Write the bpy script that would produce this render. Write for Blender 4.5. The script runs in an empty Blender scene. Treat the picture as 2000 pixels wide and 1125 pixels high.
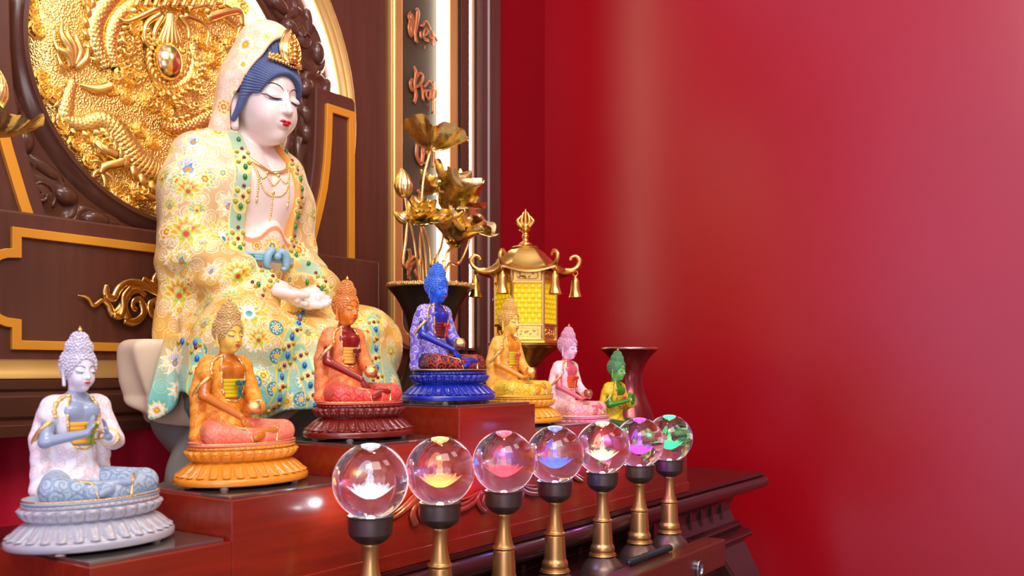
import bpy, math, random
import numpy as np
from mathutils import Vector
random.seed(7); np.random.seed(7)
sc = bpy.context.scene
COL = sc.collection
PI = math.pi
TH = math.radians(34.8); CT, ST = math.cos(TH), math.sin(TH); FPX = 1780.0; HOR = 722.0

# ------------------------------------------------------------------ camera
cam_d = bpy.data.cameras.new('camera'); cam = bpy.data.objects.new('camera', cam_d); COL.objects.link(cam)
cam.location = (0, 0, 0); cam.rotation_euler = (PI/2, 0, TH - PI/2)
cam_d.sensor_width = 36; cam_d.lens = FPX/2000*36; cam_d.shift_y = (HOR-562.5)/2000
cam_d.clip_start = 0.02; cam_d.clip_end = 60
cam_d.dof.use_dof = True; cam_d.dof.focus_distance = 1.36; cam_d.dof.aperture_fstop = 9
sc.camera = cam

# ------------------------------------------------------------------ view, world
vs = sc.view_settings
vs.view_transform = 'Standard'; vs.look = 'None'; vs.gamma = 1; vs.use_curve_mapping = False
vs.exposure = 0.45
sc.cycles.use_denoising = True
sc.cycles.max_bounces = 12; sc.cycles.transmission_bounces = 12; sc.cycles.transparent_max_bounces = 12
sc.cycles.sample_clamp_indirect = 5; sc.cycles.caustics_refractive = True

def world():
    w = bpy.data.worlds.new('room_light'); sc.world = w; w.use_nodes = True
    nt = w.node_tree; N = nt.nodes; L = nt.links
    bg = N['Background']
    tc = N.new('ShaderNodeTexCoord'); sp = N.new('ShaderNodeSeparateXYZ'); L.new(tc.outputs['Generated'], sp.inputs[0])
    # the open left side of the hall is cooler and brighter, the rest warm and dim
    mr = N.new('ShaderNodeMapRange'); mr.inputs[1].default_value = 0.3; mr.inputs[2].default_value = -1.0
    L.new(sp.outputs['X'], mr.inputs[0])
    cr = N.new('ShaderNodeValToRGB'); L.new(mr.outputs[0], cr.inputs[0])
    cr.color_ramp.elements[0].color = (.52, .40, .32, 1); cr.color_ramp.elements[1].color = (.95, .80, 1.5, 1)
    nz = N.new('ShaderNodeTexNoise'); nz.inputs['Scale'].default_value = 2.2; L.new(tc.outputs['Generated'], nz.inputs['Vector'])
    r2 = N.new('ShaderNodeValToRGB'); L.new(nz.outputs['Fac'], r2.inputs[0])
    r2.color_ramp.elements[0].position = .42; r2.color_ramp.elements[0].color = (.42, .40, .38, 1)
    r2.color_ramp.elements[1].position = .62; r2.color_ramp.elements[1].color = (1.5, 1.45, 1.4, 1)
    mx = N.new('ShaderNodeMix'); mx.data_type = 'RGBA'; mx.blend_type = 'MULTIPLY'; mx.inputs[0].default_value = 1
    L.new(cr.outputs[0], mx.inputs[6]); L.new(r2.outputs[0], mx.inputs[7]); L.new(mx.outputs[2], bg.inputs['Color'])
    bg.inputs['Strength'].default_value = 0.72
world()

def light(name, kind, loc, target, energy, color, size=1.0, size_y=None, spot=None):
    d = bpy.data.lights.new(name, kind); o = bpy.data.objects.new(name, d); COL.objects.link(o)
    o.location = loc; d.energy = energy; d.color = color
    if kind == 'AREA':
        d.size = size
        if size_y: d.shape = 'RECTANGLE'; d.size_y = size_y
    elif kind == 'SPOT':
        d.spot_size = spot; d.spot_blend = .9; d.shadow_soft_size = size
    else: d.shadow_soft_size = size
    o.rotation_euler = (Vector(target)-Vector(loc)).to_track_quat('-Z', 'Y').to_euler()
    return o
light('ceiling_panel_light', 'AREA', (0.2, -0.5, 1.6), (1.05, 1.2, 0.1), 20, (1, .90, .78), 1.0)
light('side_panel_light', 'AREA', (-0.6, -0.25, 1.9), (1.0, 1.2, 0.0), 16, (1, .92, .84), .7)
light('altar_downlight', 'SPOT', (1.1, 0.75, 1.55), (1.05, 1.3, 0.2), 11, (1, .85, .62), .06, spot=1.5)
light('left_fill_light', 'AREA', (-.9, -.6, .0), (.6, 1.5, -.15), 7, (1, .93, .92), .8)  # added low fill from the left
light('front_ceiling_light', 'AREA', (1.5, -0.6, 1.6), (1.4, .8, -.2), 5, (1, .93, .9), .6)

# ------------------------------------------------------------------ helpers: objects
def lin(c):
    c = np.asarray(c, float)
    return np.where(c <= .04045, c/12.92, ((c+.055)/1.055)**2.4)
def rgb(*c):
    return tuple(float(v) for v in lin([v/255. for v in c]))
def at(px, py, Y):
    u = (px-1000)/FPX; d = Vector((CT+u*ST, ST-u*CT, (HOR-py)/FPX)); return d*(Y/d.y)
def project(V):
    V = np.asarray(V); d = V[:, 0]*CT+V[:, 1]*ST; l = V[:, 0]*ST-V[:, 1]*CT
    return 1000+FPX*l/d, HOR-FPX*V[:, 2]/d, d
def thing(name, label, cat, loc=(0, 0, 0), group=None, rz=0):
    o = bpy.data.objects.new(name, None); COL.objects.link(o); o.location = loc; o.rotation_euler = (0, 0, rz)
    o.empty_display_size = .02
    return tag(o, label, cat, group)
def tag(o, label, cat, group=None):
    o['label'] = label; o['category'] = cat
    if group: o['group'] = group
    return o
def struct(o):
    o['kind'] = 'structure'; return o
def wloc(o):
    v = Vector((0, 0, 0))
    while o is not None: v = v+o.location; o = o.parent
    return v
class MB:
    def __init__(s): s.v = []; s.f3 = []; s.f4 = []; s.poly = []; s.n = 0
    def add(s, v, f):
        v = np.asarray(v, float).reshape(-1, 3); s.v.append(v)
        if isinstance(f, np.ndarray):
            (s.f4 if f.shape[1] == 4 else s.f3).append(f+s.n)
        else:
            for q in f: s.poly.append([i+s.n for i in q])
        s.n += len(v); return s
    def build(s, name, mat, parent=None, smooth=True, bevel=0, world=True, cols=None, sharp=None, bseg=2):
        V = np.concatenate(s.v); 
        if parent is not None and world: V = V-np.array(wloc(parent))
        me = make_mesh(name, V, s.f4, s.f3, s.poly, smooth, cols)
        me.materials.append(mat)
        o = bpy.data.objects.new(name, me); COL.objects.link(o)
        if parent is not None: o.parent = parent
        if bevel:
            m = o.modifiers.new('bevel', 'BEVEL'); m.width = bevel; m.segments = bseg; m.limit_method = 'ANGLE'; m.angle_limit = math.radians(40)
        if smooth and sharp:
            try: me.set_sharp_from_angle(angle=math.radians(sharp))
            except Exception: pass
        return o
def make_mesh(name, V, f4=(), f3=(), poly=(), smooth=True, cols=None):
    me = bpy.data.meshes.new(name)
    loops = []; tot = []
    for a in f4: loops.append(a.ravel()); tot.append(np.full(len(a), 4))
    for a in f3: loops.append(a.ravel()); tot.append(np.full(len(a), 3))
    if poly: loops.append(np.array([i for q in poly for i in q])); tot.append(np.array([len(q) for q in poly]))
    lp = np.concatenate(loops).astype(np.int32); tt = np.concatenate(tot).astype(np.int32)
    st = np.concatenate([[0], np.cumsum(tt)[:-1]]).astype(np.int32)
    me.vertices.add(len(V)); me.vertices.foreach_set('co', np.ascontiguousarray(V, dtype=np.float32).ravel())
    me.loops.add(len(lp)); me.loops.foreach_set('vertex_index', lp)
    me.polygons.add(len(tt)); me.polygons.foreach_set('loop_start', st)
    me.polygons.foreach_set('use_smooth', np.full(len(tt), bool(smooth)))
    me.update(calc_edges=True); me.validate()
    if cols is not None: paint(me, cols)
    return me
def paint(me, cols):
    cols = np.asarray(cols, np.float32)
    if cols.ndim == 1: cols = np.stack([cols]*3, 1)
    a = me.color_attributes.new('Col', 'FLOAT_COLOR', 'POINT')
    a.data.foreach_set('color', np.concatenate([cols, np.ones((len(cols), 1), np.float32)], 1).ravel())

# ------------------------------------------------------------------ helpers: shapes
def box(x0, x1, y0, y1, z0, z1):
    v = [(x, y, z) for z in (z0, z1) for y in (y0, y1) for x in (x0, x1)]
    return v, [(0, 2, 3, 1), (4, 5, 7, 6), (0, 1, 5, 4), (2, 6, 7, 3), (0, 4, 6, 2), (1, 3, 7, 5)]
def grid_faces(n, m, wrap_n=False, wrap_m=False):
    I = np.arange(n if wrap_n else n-1); J = np.arange(m if wrap_m else m-1)
    i, j = np.meshgrid(I, J, indexing='ij'); i = i.ravel(); j = j.ravel(); i2 = (i+1) % n; j2 = (j+1) % m
    return np.stack([i*m+j, i2*m+j, i2*m+j2, i*m+j2], 1)
def smooth_path(pts, n=8):
    P = np.asarray(pts, float)
    if len(P) < 3 or n <= 1: 
        t = np.linspace(0, 1, max(n, 2))[:, None]
        return np.concatenate([P[i]*(1-t[:-1])+P[i+1]*t[:-1] for i in range(len(P)-1)]+[P[-1:]])
    Q = np.concatenate([[2*P[0]-P[1]], P, [2*P[-1]-P[-2]]]); out = []
    for i in range(1, len(Q)-2):
        p0, p1, p2, p3 = Q[i-1:i+3]
        for k in range(n):
            t = k/n
            out.append(.5*((2*p1)+(-p0+p2)*t+(2*p0-5*p1+4*p2-p3)*t*t+(-p0+3*p1-3*p2+p3)*t**3))
    out.append(P[-1]); return np.array(out)
def frames(P, up=None):
    T = np.gradient(P, axis=0); T /= np.linalg.norm(T, axis=1)[:, None]+1e-12
    N = np.zeros_like(P); 
    a = np.array(up if up is not None else (0, 0, 1), float)
    if up is None and abs(T[0] @ a) > .9: a = np.array((1., 0, 0))
    for i in range(len(P)):
        v = (np.array(up, float) if up is not None else a); v = v-T[i]*(v @ T[i]); l = np.linalg.norm(v)
        if l < 1e-6: v = N[i-1] if i else np.array((1., 0, 0))
        else: v = v/l
        N[i] = v
        if up is None: a = v
    return T, N, np.cross(T, N)
def tube(pts, rad, n=8, sm=6, up=None, flat=1.0, closed=False, radfun=None):
    """swept tube; pts (k,3), rad scalar or per-point list; flat scales along the frame's N ('up') direction"""
    pts = np.asarray(pts, float); k = len(pts)
    r = np.full(k, rad, float) if np.isscalar(rad) else np.asarray(rad, float)
    if closed: pts = np.concatenate([pts, pts[:1]]); r = np.concatenate([r, r[:1]])
    PR = smooth_path(np.concatenate([pts, r[:, None]], 1), sm); P, R = PR[:, :3], np.maximum(PR[:, 3], 1e-5)
    if closed: P = P[:-1]; R = R[:-1]
    T, N, B = frames(P, up)
    a = np.arange(n)*2*PI/n
    V = P[:, None]+R[:, None, None]*(np.cos(a)[None, :, None]*N[:, None]*flat+np.sin(a)[None, :, None]*B[:, None])
    F = grid_faces(len(P), n, closed, True)
    V = V.reshape(-1, 3)
    if not closed:
        c0, c1 = len(V), len(V)+1; V = np.concatenate([V, P[:1], P[-1:]])
        j = np.arange(n); j2 = (j+1) % n
        f3 = np.concatenate([np.stack([np.full(n, c0), j, j2], 1), np.stack([np.full(n, c1), (len(P)-1)*n+j2, (len(P)-1)*n+j], 1)])
        return V, F, f3
    return V, F, None
def addtube(mb, *a, **k):
    V, F, f3 = tube(*a, **k); n0 = mb.n; mb.add(V, F)
    if f3 is not None: mb.f3.append(f3+n0)
    return mb
def lathe(prof, n=48, c=(0, 0, 0), sx=1, sy=1, rot=0):
    prof = np.asarray(prof, float); a = np.arange(n)*2*PI/n+rot
    V = np.stack([np.outer(prof[:, 0], np.cos(a))*sx, np.outer(prof[:, 0], np.sin(a))*sy, np.repeat(prof[:, 1:2], n, 1)], 2).reshape(-1, 3)+np.array(c)
    return V, grid_faces(len(prof), n, False, True)[:, ::-1].copy()
def sprof(prof, n=6): return smooth_path(np.asarray(prof, float), n)
def sphere(c, r, n=16, m=10):
    r = np.broadcast_to(np.asarray(r, float), 3)
    t = np.linspace(1e-3, PI-1e-3, m); p = np.stack([np.sin(t), -np.cos(t)], 1)
    V, F = lathe(p, n); return V*r+np.array(c), F
def prism(poly, y0, y1):
    """polygon of (x, z) extruded from y0 (front) to y1"""
    n = len(poly); v = [(x, y0, z) for x, z in poly]+[(x, y1, z) for x, z in poly]
    return v, [tuple(range(n)), tuple(range(2*n-1, n-1, -1))]+[(i, i+n, (i+1) % n+n, (i+1) % n) for i in range(n)]
def ribbon_frame(loop, wid, y0, y1, closed=True):
    """flat trim of width wid along a 2-D (x, z) line, extruded in y"""
    P = np.asarray(loop, float); n = len(P); out = []; inn = []
    for i in range(n):
        a = P[(i-1) % n] if closed or i > 0 else None; b = P[(i+1) % n] if closed or i < n-1 else None
        d1 = (P[i]-a) if a is not None else (b-P[i]); d2 = (b-P[i]) if b is not None else (P[i]-a)
        d1 = d1/np.linalg.norm(d1); d2 = d2/np.linalg.norm(d2)
        n1 = np.array((-d1[1], d1[0])); n2 = np.array((-d2[1], d2[0])); m = n1+n2; l = m @ m
        m = m*2/l if l > .15 else n1
        out.append(P[i]+m*wid/2); inn.append(P[i]-m*wid/2)
    V = np.array([[(*o, ) for o in out], [(*o, ) for o in inn]])
    v = [(p[0], y, p[1]) for y in (y0, y1) for s in (0, 1) for p in V[s]]
    f = []; K = n if closed else n-1
    for i in range(K):
        j = (i+1) % n
        f += [(i, j, n+j, n+i), (2*n+i, 3*n+i, 3*n+j, 2*n+j), (i, 2*n+i, 2*n+j, j), (n+i, n+j, 3*n+j, 3*n+i)]
    if not closed: f += [(0, n, 3*n, 2*n), (n-1, 3*n-1, 4*n-1, 2*n-1)]
    return v, f
def rect_loft(x0, x1, y0, y1, prof, cap=True):
    """mitred moulding: rectangle offset outwards by prof[i][0] at height prof[i][1]"""
    v = []
    for o, z in prof: v += [(x0-o, y0-o, z), (x1+o, y0-o, z), (x1+o, y1+o, z), (x0-o, y1+o, z)]
    f = []; k = len(prof)
    for i in range(k-1):
        for j in range(4): f.append((i*4+j, (i+1)*4+j, (i+1)*4+(j+1) % 4, i*4+(j+1) % 4))
    if cap: f += [(0, 1, 2, 3), tuple((k-1)*4+q for q in (3, 2, 1, 0))]
    return v, f
def arc(cx, cz, r, a0, a1, n=12):
    return [(cx+r*math.cos(math.radians(a0+(a1-a0)*i/n)), cz+r*math.sin(math.radians(a0+(a1-a0)*i/n))) for i in range(n+1)]

# ------------------------------------------------------------------ helpers: smooth sculpting (signed distance -> surface nets)
def smin(a, b, k):
    h = np.clip(.5+.5*(b-a)/k, 0, 1); return b+(a-b)*h-k*h*(1-h)
def smax(a, b, k): return -smin(-a, -b, k)
def ell(P, c, r):
    r = np.asarray(r, np.float32); q = (P-np.asarray(c, np.float32))/r
    k0 = np.sqrt((q*q).sum(1)); q = q/r; k1 = np.sqrt((q*q).sum(1)); return k0*(k0-1)/np.maximum(k1, 1e-6)
def cone(P, a, b, ra, rb):
    a = np.asarray(a, np.float32); b = np.asarray(b, np.float32); pa = P-a; ba = b-a
    h = np.clip((pa @ ba)/max(float(ba @ ba), 1e-12), 0, 1); q = pa-h[:, None]*ba
    return np.sqrt((q*q).sum(1))-(ra+(rb-ra)*h)
def chain(P, pts, k=0):
    d = None
    for a, b in zip(pts[:-1], pts[1:]):
        e = cone(P, a[:3], b[:3], a[3], b[3]); d = e if d is None else (smin(d, e, k) if k else np.minimum(d, e))
    return d
def sbox(P, c, r, rad=0):
    q = np.abs(P-np.asarray(c, np.float32))-np.asarray(r, np.float32)+rad
    return np.sqrt((np.maximum(q, 0)**2).sum(1))+np.minimum(q.max(1), 0)-rad
def mesh_sdf(f, lo, hi, h, slack=1.0):
    lo = np.asarray(lo, float); hi = np.asarray(hi, float); B = 6
    nb = np.maximum(np.ceil((hi-lo)/h/B).astype(int), 1); n = nb*B
    ci = np.stack(np.meshgrid(*[np.arange(k) for k in nb], indexing='ij'), -1).reshape(-1, 3)
    def ev(pts):
        return np.concatenate([f(pts[i:i+150000].astype(np.float32)) for i in range(0, len(pts), 150000)])
    d = ev(lo+(ci*B+(B-1)/2)*h)
    act = np.abs(d) < B*h*.95*slack+h
    V = np.repeat(np.repeat(np.repeat(d.reshape(nb).astype(np.float32), B, 0), B, 1), B, 2)
    off = np.stack(np.meshgrid(*[np.arange(B)]*3, indexing='ij'), -1).reshape(-1, 3)
    ids = ci[act]
    for s in range(0, len(ids), 1500):
        idx = (ids[s:s+1500, None]*B+off[None]).reshape(-1, 3)
        V[idx[:, 0], idx[:, 1], idx[:, 2]] = ev(lo+idx*h)
    V[0] = np.maximum(V[0], h); V[-1] = np.maximum(V[-1], h); V[:, 0] = np.maximum(V[:, 0], h); V[:, -1] = np.maximum(V[:, -1], h)
    V[:, :, 0] = np.maximum(V[:, :, 0], h); V[:, :, -1] = np.maximum(V[:, :, -1], h)
    S = V < 0; cs = tuple(n-1)
    cnt = np.zeros(cs, np.uint8)
    cor = [(i, j, k) for i in (0, 1) for j in (0, 1) for k in (0, 1)]
    def sl(c): return tuple(slice(c[a], n[a]-1+c[a]) for a in range(3))
    for c in cor: cnt += S[sl(c)]
    A = np.argwhere((cnt > 0) & (cnt < 8)); m = len(A)
    acc = np.zeros((m, 3)); w = np.zeros(m)
    for c in cor:
        for ax in range(3):
            if c[ax]: continue
            c2 = list(c); c2[ax] = 1
            p = A+np.array(c); q = A+np.array(c2)
            a = V[p[:, 0], p[:, 1], p[:, 2]]; b = V[q[:, 0], q[:, 1], q[:, 2]]; x = (a < 0) != (b < 0)
            t = np.where(x, a/np.where(x, a-b, 1), 0); pos = p.astype(float); pos[:, ax] += t
            acc[x] += pos[x]; w[x] += 1
    verts = lo+acc/w[:, None]*h
    ID = np.full(cs, -1, np.int32); ID[A[:, 0], A[:, 1], A[:, 2]] = np.arange(m)
    faces = []
    for ax in range(3):
        b1, b2 = (ax+1) % 3, (ax+2) % 3
        s1 = [slice(1, n[a]-1) for a in range(3)]; s1[ax] = slice(0, n[ax]-1); s2 = list(s1); s2[ax] = slice(1, n[ax])
        x = S[tuple(s1)] != S[tuple(s2)]; e = np.argwhere(x); base = e.copy()
        for a in range(3):
            if a != ax: base[:, a] += 1
        ins = S[base[:, 0], base[:, 1], base[:, 2]]
        def cid(d1, d2):
            q = base.copy(); q[:, b1] -= d1; q[:, b2] -= d2; return ID[q[:, 0], q[:, 1], q[:, 2]]
        Q = np.stack([cid(1, 1), cid(0, 1), cid(0, 0), cid(1, 0)], 1)
        Q[~ins] = Q[~ins][:, ::-1]; faces.append(Q)
    F = np.concatenate(faces); F = F[(F >= 0).all(1)]
    return verts, F
def sdf_obj(name, f, lo, hi, h, mat, parent=None, cols=None, slack=1.0):
    V, F = mesh_sdf(f, lo, hi, h, slack)
    c = cols(V) if cols is not None else None
    me = make_mesh(name, V, [F], cols=c); me.materials.append(mat)
    o = bpy.data.objects.new(name, me); COL.objects.link(o)
    if parent is not None: o.parent = parent
    return o
def march(f, X, Z, y0, y1, n=160):
    """first surface along +y for each (x, z)"""
    X = np.asarray(X, np.float32); Z = np.asarray(Z, np.float32); Y = np.full(len(X), y0, np.float32); hit = np.zeros(len(X), bool)
    st = (y1-y0)/n
    for i in range(n):
        d = f(np.stack([X, Y, Z], 1)); hit |= d <= 0; Y = np.where(hit, Y, Y+st)
    return Y
def hand(P, w, d, nrm, s, curl=.5, thumb=1, spread=.06):
    """palm, four unequal bent fingers and a thumb; w wrist, d finger direction, nrm side towards which fingers bend"""
    w = np.array(w, float); d = np.array(d, float); d /= np.linalg.norm(d); nrm = np.array(nrm, float); nrm -= d*(nrm @ d); nrm /= np.linalg.norm(nrm)
    t = np.cross(d, nrm); o = cone(P, w, w+d*.45*s, .24*s, .27*s)
    for i, (of, L) in enumerate(((-.36, .80), (-.12, .95), (.12, 1.0), (.36, .84))):
        k = w+d*s*(1.0-.25*of*of)+t*of*s*.95; o = smin(o, cone(P, w+d*.25*s+t*of*s*.4, k, .17*s, .145*s), .10*s)
        dd = d+t*of*spread*4; p = k; c = curl*.4; r = .13*s; fing = None
        for j, fr in enumerate((.42, .33, .25)):
            q = p+(dd*math.cos(c)+nrm*math.sin(c))*L*fr*s; e = cone(P, p, q, r, r*.88); fing = e if fing is None else smin(fing, e, .03*s)
            p = q; c += curl*.6; r *= .88
        o = smin(o, fing, .05*s)
    b = w+d*.25*s-t*thumb*.25*s; m = b+d*.42*s-t*thumb*.22*s+nrm*.18*s; e = m+d*.36*s+nrm*.12*s+t*thumb*.06*s
    return smin(o, chain(P, [(*b, .16*s), (*m, .13*s), (*e, .10*s)]), .08*s)

# ------------------------------------------------------------------ helpers: materials
def mat(name, color, rough=.5, metal=0, spec=.5, coat=0, trans=0, ior=1.45, sss=0, sss_r=.01, emit=None, estr=0, var=.08, vscale=12, bump=0, bscale=60, rvar=.0,
        vc=None, c2=None, wood=False, alpha=1, tangent=None, coat_rough=.06, voro=0):
    m = bpy.data.materials.new(name); m.use_nodes = True; nt = m.node_tree; N = nt.nodes; L = nt.links; b = N['Principled BSDF']
    col = lambda c: (*c[:3], 1)
    b.inputs['Roughness'].default_value = rough; b.inputs['Metallic'].default_value = metal; b.inputs['Specular IOR Level'].default_value = spec
    b.inputs['Coat Weight'].default_value = coat; b.inputs['Coat Roughness'].default_value = coat_rough; b.inputs['Transmission Weight'].default_value = trans; b.inputs['IOR'].default_value = ior
    if sss:
        b.inputs['Subsurface Weight'].default_value = sss; b.inputs['Subsurface Scale'].default_value = sss_r; b.inputs['Subsurface Radius'].default_value = (1, .6, .4)
    if emit: b.inputs['Emission Color'].default_value = col(emit); b.inputs['Emission Strength'].default_value = estr
    b.inputs['Alpha'].default_value = alpha
    tc = N.new('ShaderNodeTexCoord'); nz = N.new('ShaderNodeTexNoise'); nz.inputs['Scale'].default_value = vscale; nz.inputs['Detail'].default_value = 4
    src = tc.outputs['Object']
    if wood:
        mp = N.new('ShaderNodeMapping'); mp.inputs['Scale'].default_value = wood if isinstance(wood, tuple) else (1, 12, 12); L.new(src, mp.inputs[0]); src = mp.outputs[0]
    L.new(src, nz.inputs['Vector'])
    mr = N.new('ShaderNodeMapRange'); mr.inputs[1].default_value = .3; mr.inputs[2].default_value = .7; mr.inputs[3].default_value = 1-var; mr.inputs[4].default_value = 1+var
    L.new(nz.outputs['Fac'], mr.inputs[0])
    hs = N.new('ShaderNodeHueSaturation'); L.new(mr.outputs[0], hs.inputs['Value'])
    if vc:
        a = N.new('ShaderNodeAttribute'); a.attribute_name = 'Col'
        if c2 is not None:
            mx = N.new('ShaderNodeMix'); mx.data_type = 'RGBA'; mx.inputs[6].default_value = col(color); mx.inputs[7].default_value = col(c2)
            L.new(a.outputs['Fac'], mx.inputs[0]); L.new(mx.outputs[2], hs.inputs['Color'])
        else: L.new(a.outputs['Color'], hs.inputs['Color'])
    else: hs.inputs['Color'].default_value = col(color)
    L.new(hs.outputs[0], b.inputs['Base Color'])
    if rvar:
        m2 = N.new('ShaderNodeMapRange'); m2.inputs[1].default_value = .3; m2.inputs[2].default_value = .7; m2.inputs[3].default_value = max(rough-rvar, .02); m2.inputs[4].default_value = rough+rvar
        L.new(nz.outputs['Fac'], m2.inputs[0]); L.new(m2.outputs[0], b.inputs['Roughness'])
    if bump:
        bt = N.new('ShaderNodeBump'); bt.inputs['Strength'].default_value = bump; bt.inputs['Distance'].default_value = .003
        if voro: 
            t2 = N.new('ShaderNodeTexVoronoi'); t2.feature = 'SMOOTH_F1'; L.new(t2.outputs['Distance'], bt.inputs['Height'])
        else:
            t2 = N.new('ShaderNodeTexNoise'); t2.inputs['Detail'].default_value = 3; L.new(t2.outputs['Fac'], bt.inputs['Height'])
        t2.inputs['Scale'].default_value = bscale; L.new(src, t2.inputs['Vector']); L.new(bt.outputs[0], b.inputs['Normal'])
    return m
GOLD = mat('polished_gold', (1.0, .66, .20), .17, 1, var=.06, rvar=.05)
GOLDR = mat('relief_gold', (1.0, .70, .22), .30, 1, var=.06, rvar=.04)
GOLDH = mat('hammered_gold', (1.0, .70, .22), .34, 1, var=.1, bump=.8, bscale=330, voro=1)
BRASS = mat('lantern_brass', (.80, .52, .14), .27, 1, var=.1, rvar=.08)
BRONZE = mat('brushed_bronze', (.58, .40, .20), .30, 1, var=.06, rvar=.04)
TRIM = mat('gold_painted_trim', rgb(232, 160, 48), .42, .35, var=.05)
WOOD = mat('dark_walnut', rgb(88, 46, 32), .42, coat=.12, wood=(14, 14, 1.0), var=.13, vscale=6, coat_rough=.3)
WOODC = mat('carved_dark_wood', rgb(84, 48, 34), .24, coat=.35, var=.12, vscale=10, coat_rough=.15)
ROSE = mat('red_rosewood', rgb(128, 34, 14), .26, coat=.4, wood=(1, 14, 14), var=.16, vscale=8, coat_rough=.12)
MAHOG = mat('dark_mahogany', rgb(58, 22, 21), .28, coat=.35, wood=(1, 14, 14), var=.14, vscale=7, coat_rough=.15)
BLACK = mat('black_bronze', rgb(58, 48, 40), .33, .55, var=.12, rvar=.05)
# ------------------------------------------------------------------ the room
H_FLOOR = -.95; XW = 2.38; YW = 1.53; CX = 1.05
REDB = mat('shaded_red_wall_paint', rgb(146, 1, 18), .5, spec=.2, var=.04, vscale=2.5)  # same wall red, duller and darker: the back wall's shade is in the colour
REDW = mat('red_wall_paint', rgb(168, 2, 18), .28, spec=.95, var=.04, vscale=2.5, bump=.04, bscale=300)
FLOORM = mat('polished_floor', (.30, .24, .2), .25, var=.1, vscale=3)
CEILM = mat('ceiling_paint', (.62, .55, .48), .7, var=.03)
m = MB(); m.add(*box(-1.6, XW+.1, YW, YW+.1, H_FLOOR, 1.75)); struct(m.build('wall_back', REDB, smooth=False))
m = MB(); m.add(*box(XW, XW+.1, -2.2, YW, H_FLOOR, 1.75)); struct(m.build('wall_right', REDW, smooth=False))
m = MB(); m.add(*box(-1.6, XW+.1, -2.2, YW+.1, H_FLOOR-.08, H_FLOOR)); struct(m.build('floor', FLOORM, smooth=False))

# ------------------------------------------------------------------ carved altar screen
LEDM = mat('warm_led_strip', (1, .95, .85), .5, emit=(1, .90, .68), estr=7, var=.0)
TRIMG = mat('gold_frame_moulding', (.74, .47, .15), .34, .65, var=.06)
screen = thing('altar_screen', 'tall dark wooden altar screen with gold trim behind the large seated statue', 'altar screen', (CX, YW, -.103))
X0s, X1s = 2*CX-2.064, 2.064
m = MB(); m.add(*box(X0s, 1.652, 1.50, YW-.001, -.10, 1.45)); m.add(*box(1.652, X1s, 1.515, YW-.001, -.10, 1.45)); m.build('back_panel', WOOD, screen, smooth=False)
m = MB(); m.add(*box(1.972, X1s, 1.47, 1.515, -.10, 1.45)); m.build('edge_post', WOOD, screen, smooth=False, bevel=.006)
m = MB(); m.add(*box(1.999, 2.004, 1.4665, 1.47, -.1, 1.45)); m.build('post_bead', mat('pale_bead', (.5, .42, .38), .3), screen, smooth=False)
m = MB(); V = []
xs = np.linspace(-.6, 1.9, 200)
V = np.array([(x, 1.512+.004*math.sin(x*60)+.002*math.sin(x*137), z) for z in (H_FLOOR+.02, -.10) for x in xs]); m.add(V, grid_faces(2, 200)); m.build('red_skirt_cloth', mat('crimson_cloth', rgb(226, 34, 66), .45, spec=.4, var=.05), screen)
DC = (1.030, .547)     # disc centre
def ringpts(r, n=96, a0=0, a1=360): return [(DC[0]+r*math.cos(math.radians(a0+(a1-a0)*i/n)), DC[1]+r*math.sin(math.radians(a0+(a1-a0)*i/n))) for i in range(n+1)]
def annulus(prof, n=144):
    """prof: list of (radius, y)"""
    p = np.asarray(prof, float); a = np.arange(n)*2*PI/n
    V = np.stack([DC[0]+np.outer(p[:, 0], np.cos(a)), np.repeat(p[:, 1:2], n, 1), DC[1]+np.outer(p[:, 0], np.sin(a))], 2).reshape(-1, 3)
    return V, grid_faces(len(p), n, False, True)
m = MB(); m.add(*annulus([(.300, 1.499), (.300, 1.489), (.420, 1.489), (.420, 1.499)])); ring = m.build('carved_ring', WOODC, screen, sharp=40)
m = MB(); m.add(*annulus([(.272, 1.50), (.272, 1.472), (.275, 1.468), (.282, 1.468), (.286, 1.474), (.291, 1.476), (.302, 1.489)])); m.build('inner_rim', WOODC, screen, sharp=50)
m = MB()
for i in range(45):
    a0, a1 = math.radians(i*2), math.radians(2+i*2); rr = [(.2722, 1.4925), (.2708, 1.4925), (.2708, 1.476), (.2722, 1.476)]
    v = [(DC[0]+r*math.cos(a), y, DC[1]+r*math.sin(a)) for a in (a0, a1) for r, y in rr]; m.add(v, [(0, 1, 5, 4), (1, 2, 6, 5), (2, 3, 7, 6), (3, 0, 4, 7)])
m.build('light_strip', LEDM, screen, smooth=False)['label'] = 'thin lit strip round the gold disc'
m = MB()
for i in range(84):
    a0, a1 = math.radians(6+i*2), math.radians(8+i*2); rr = [(.413, 1.490), (.413, 1.481), (.424, 1.481), (.424, 1.490)]
    v = [(DC[0]+r*math.cos(a), y, DC[1]+r*math.sin(a)) for a in (a0, a1) for r, y in rr]; m.add(v, [(0, 1, 5, 4), (1, 2, 6, 5), (2, 3, 7, 6), (3, 0, 4, 7)])
m.build('light_strip', LEDM, screen, smooth=False)['label'] = 'wide lit strip round the carved ring'
m = MB(); m.add(*annulus([(.424, 1.499), (.424, 1.473), (.428, 1.466), (.434, 1.463), (.440, 1.467), (.443, 1.468), (.450, 1.461), (.458, 1.462), (.463, 1.472), (.463, 1.499)])); m.build('outer_gold_moulding', TRIMG, screen, sharp=60)
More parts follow.
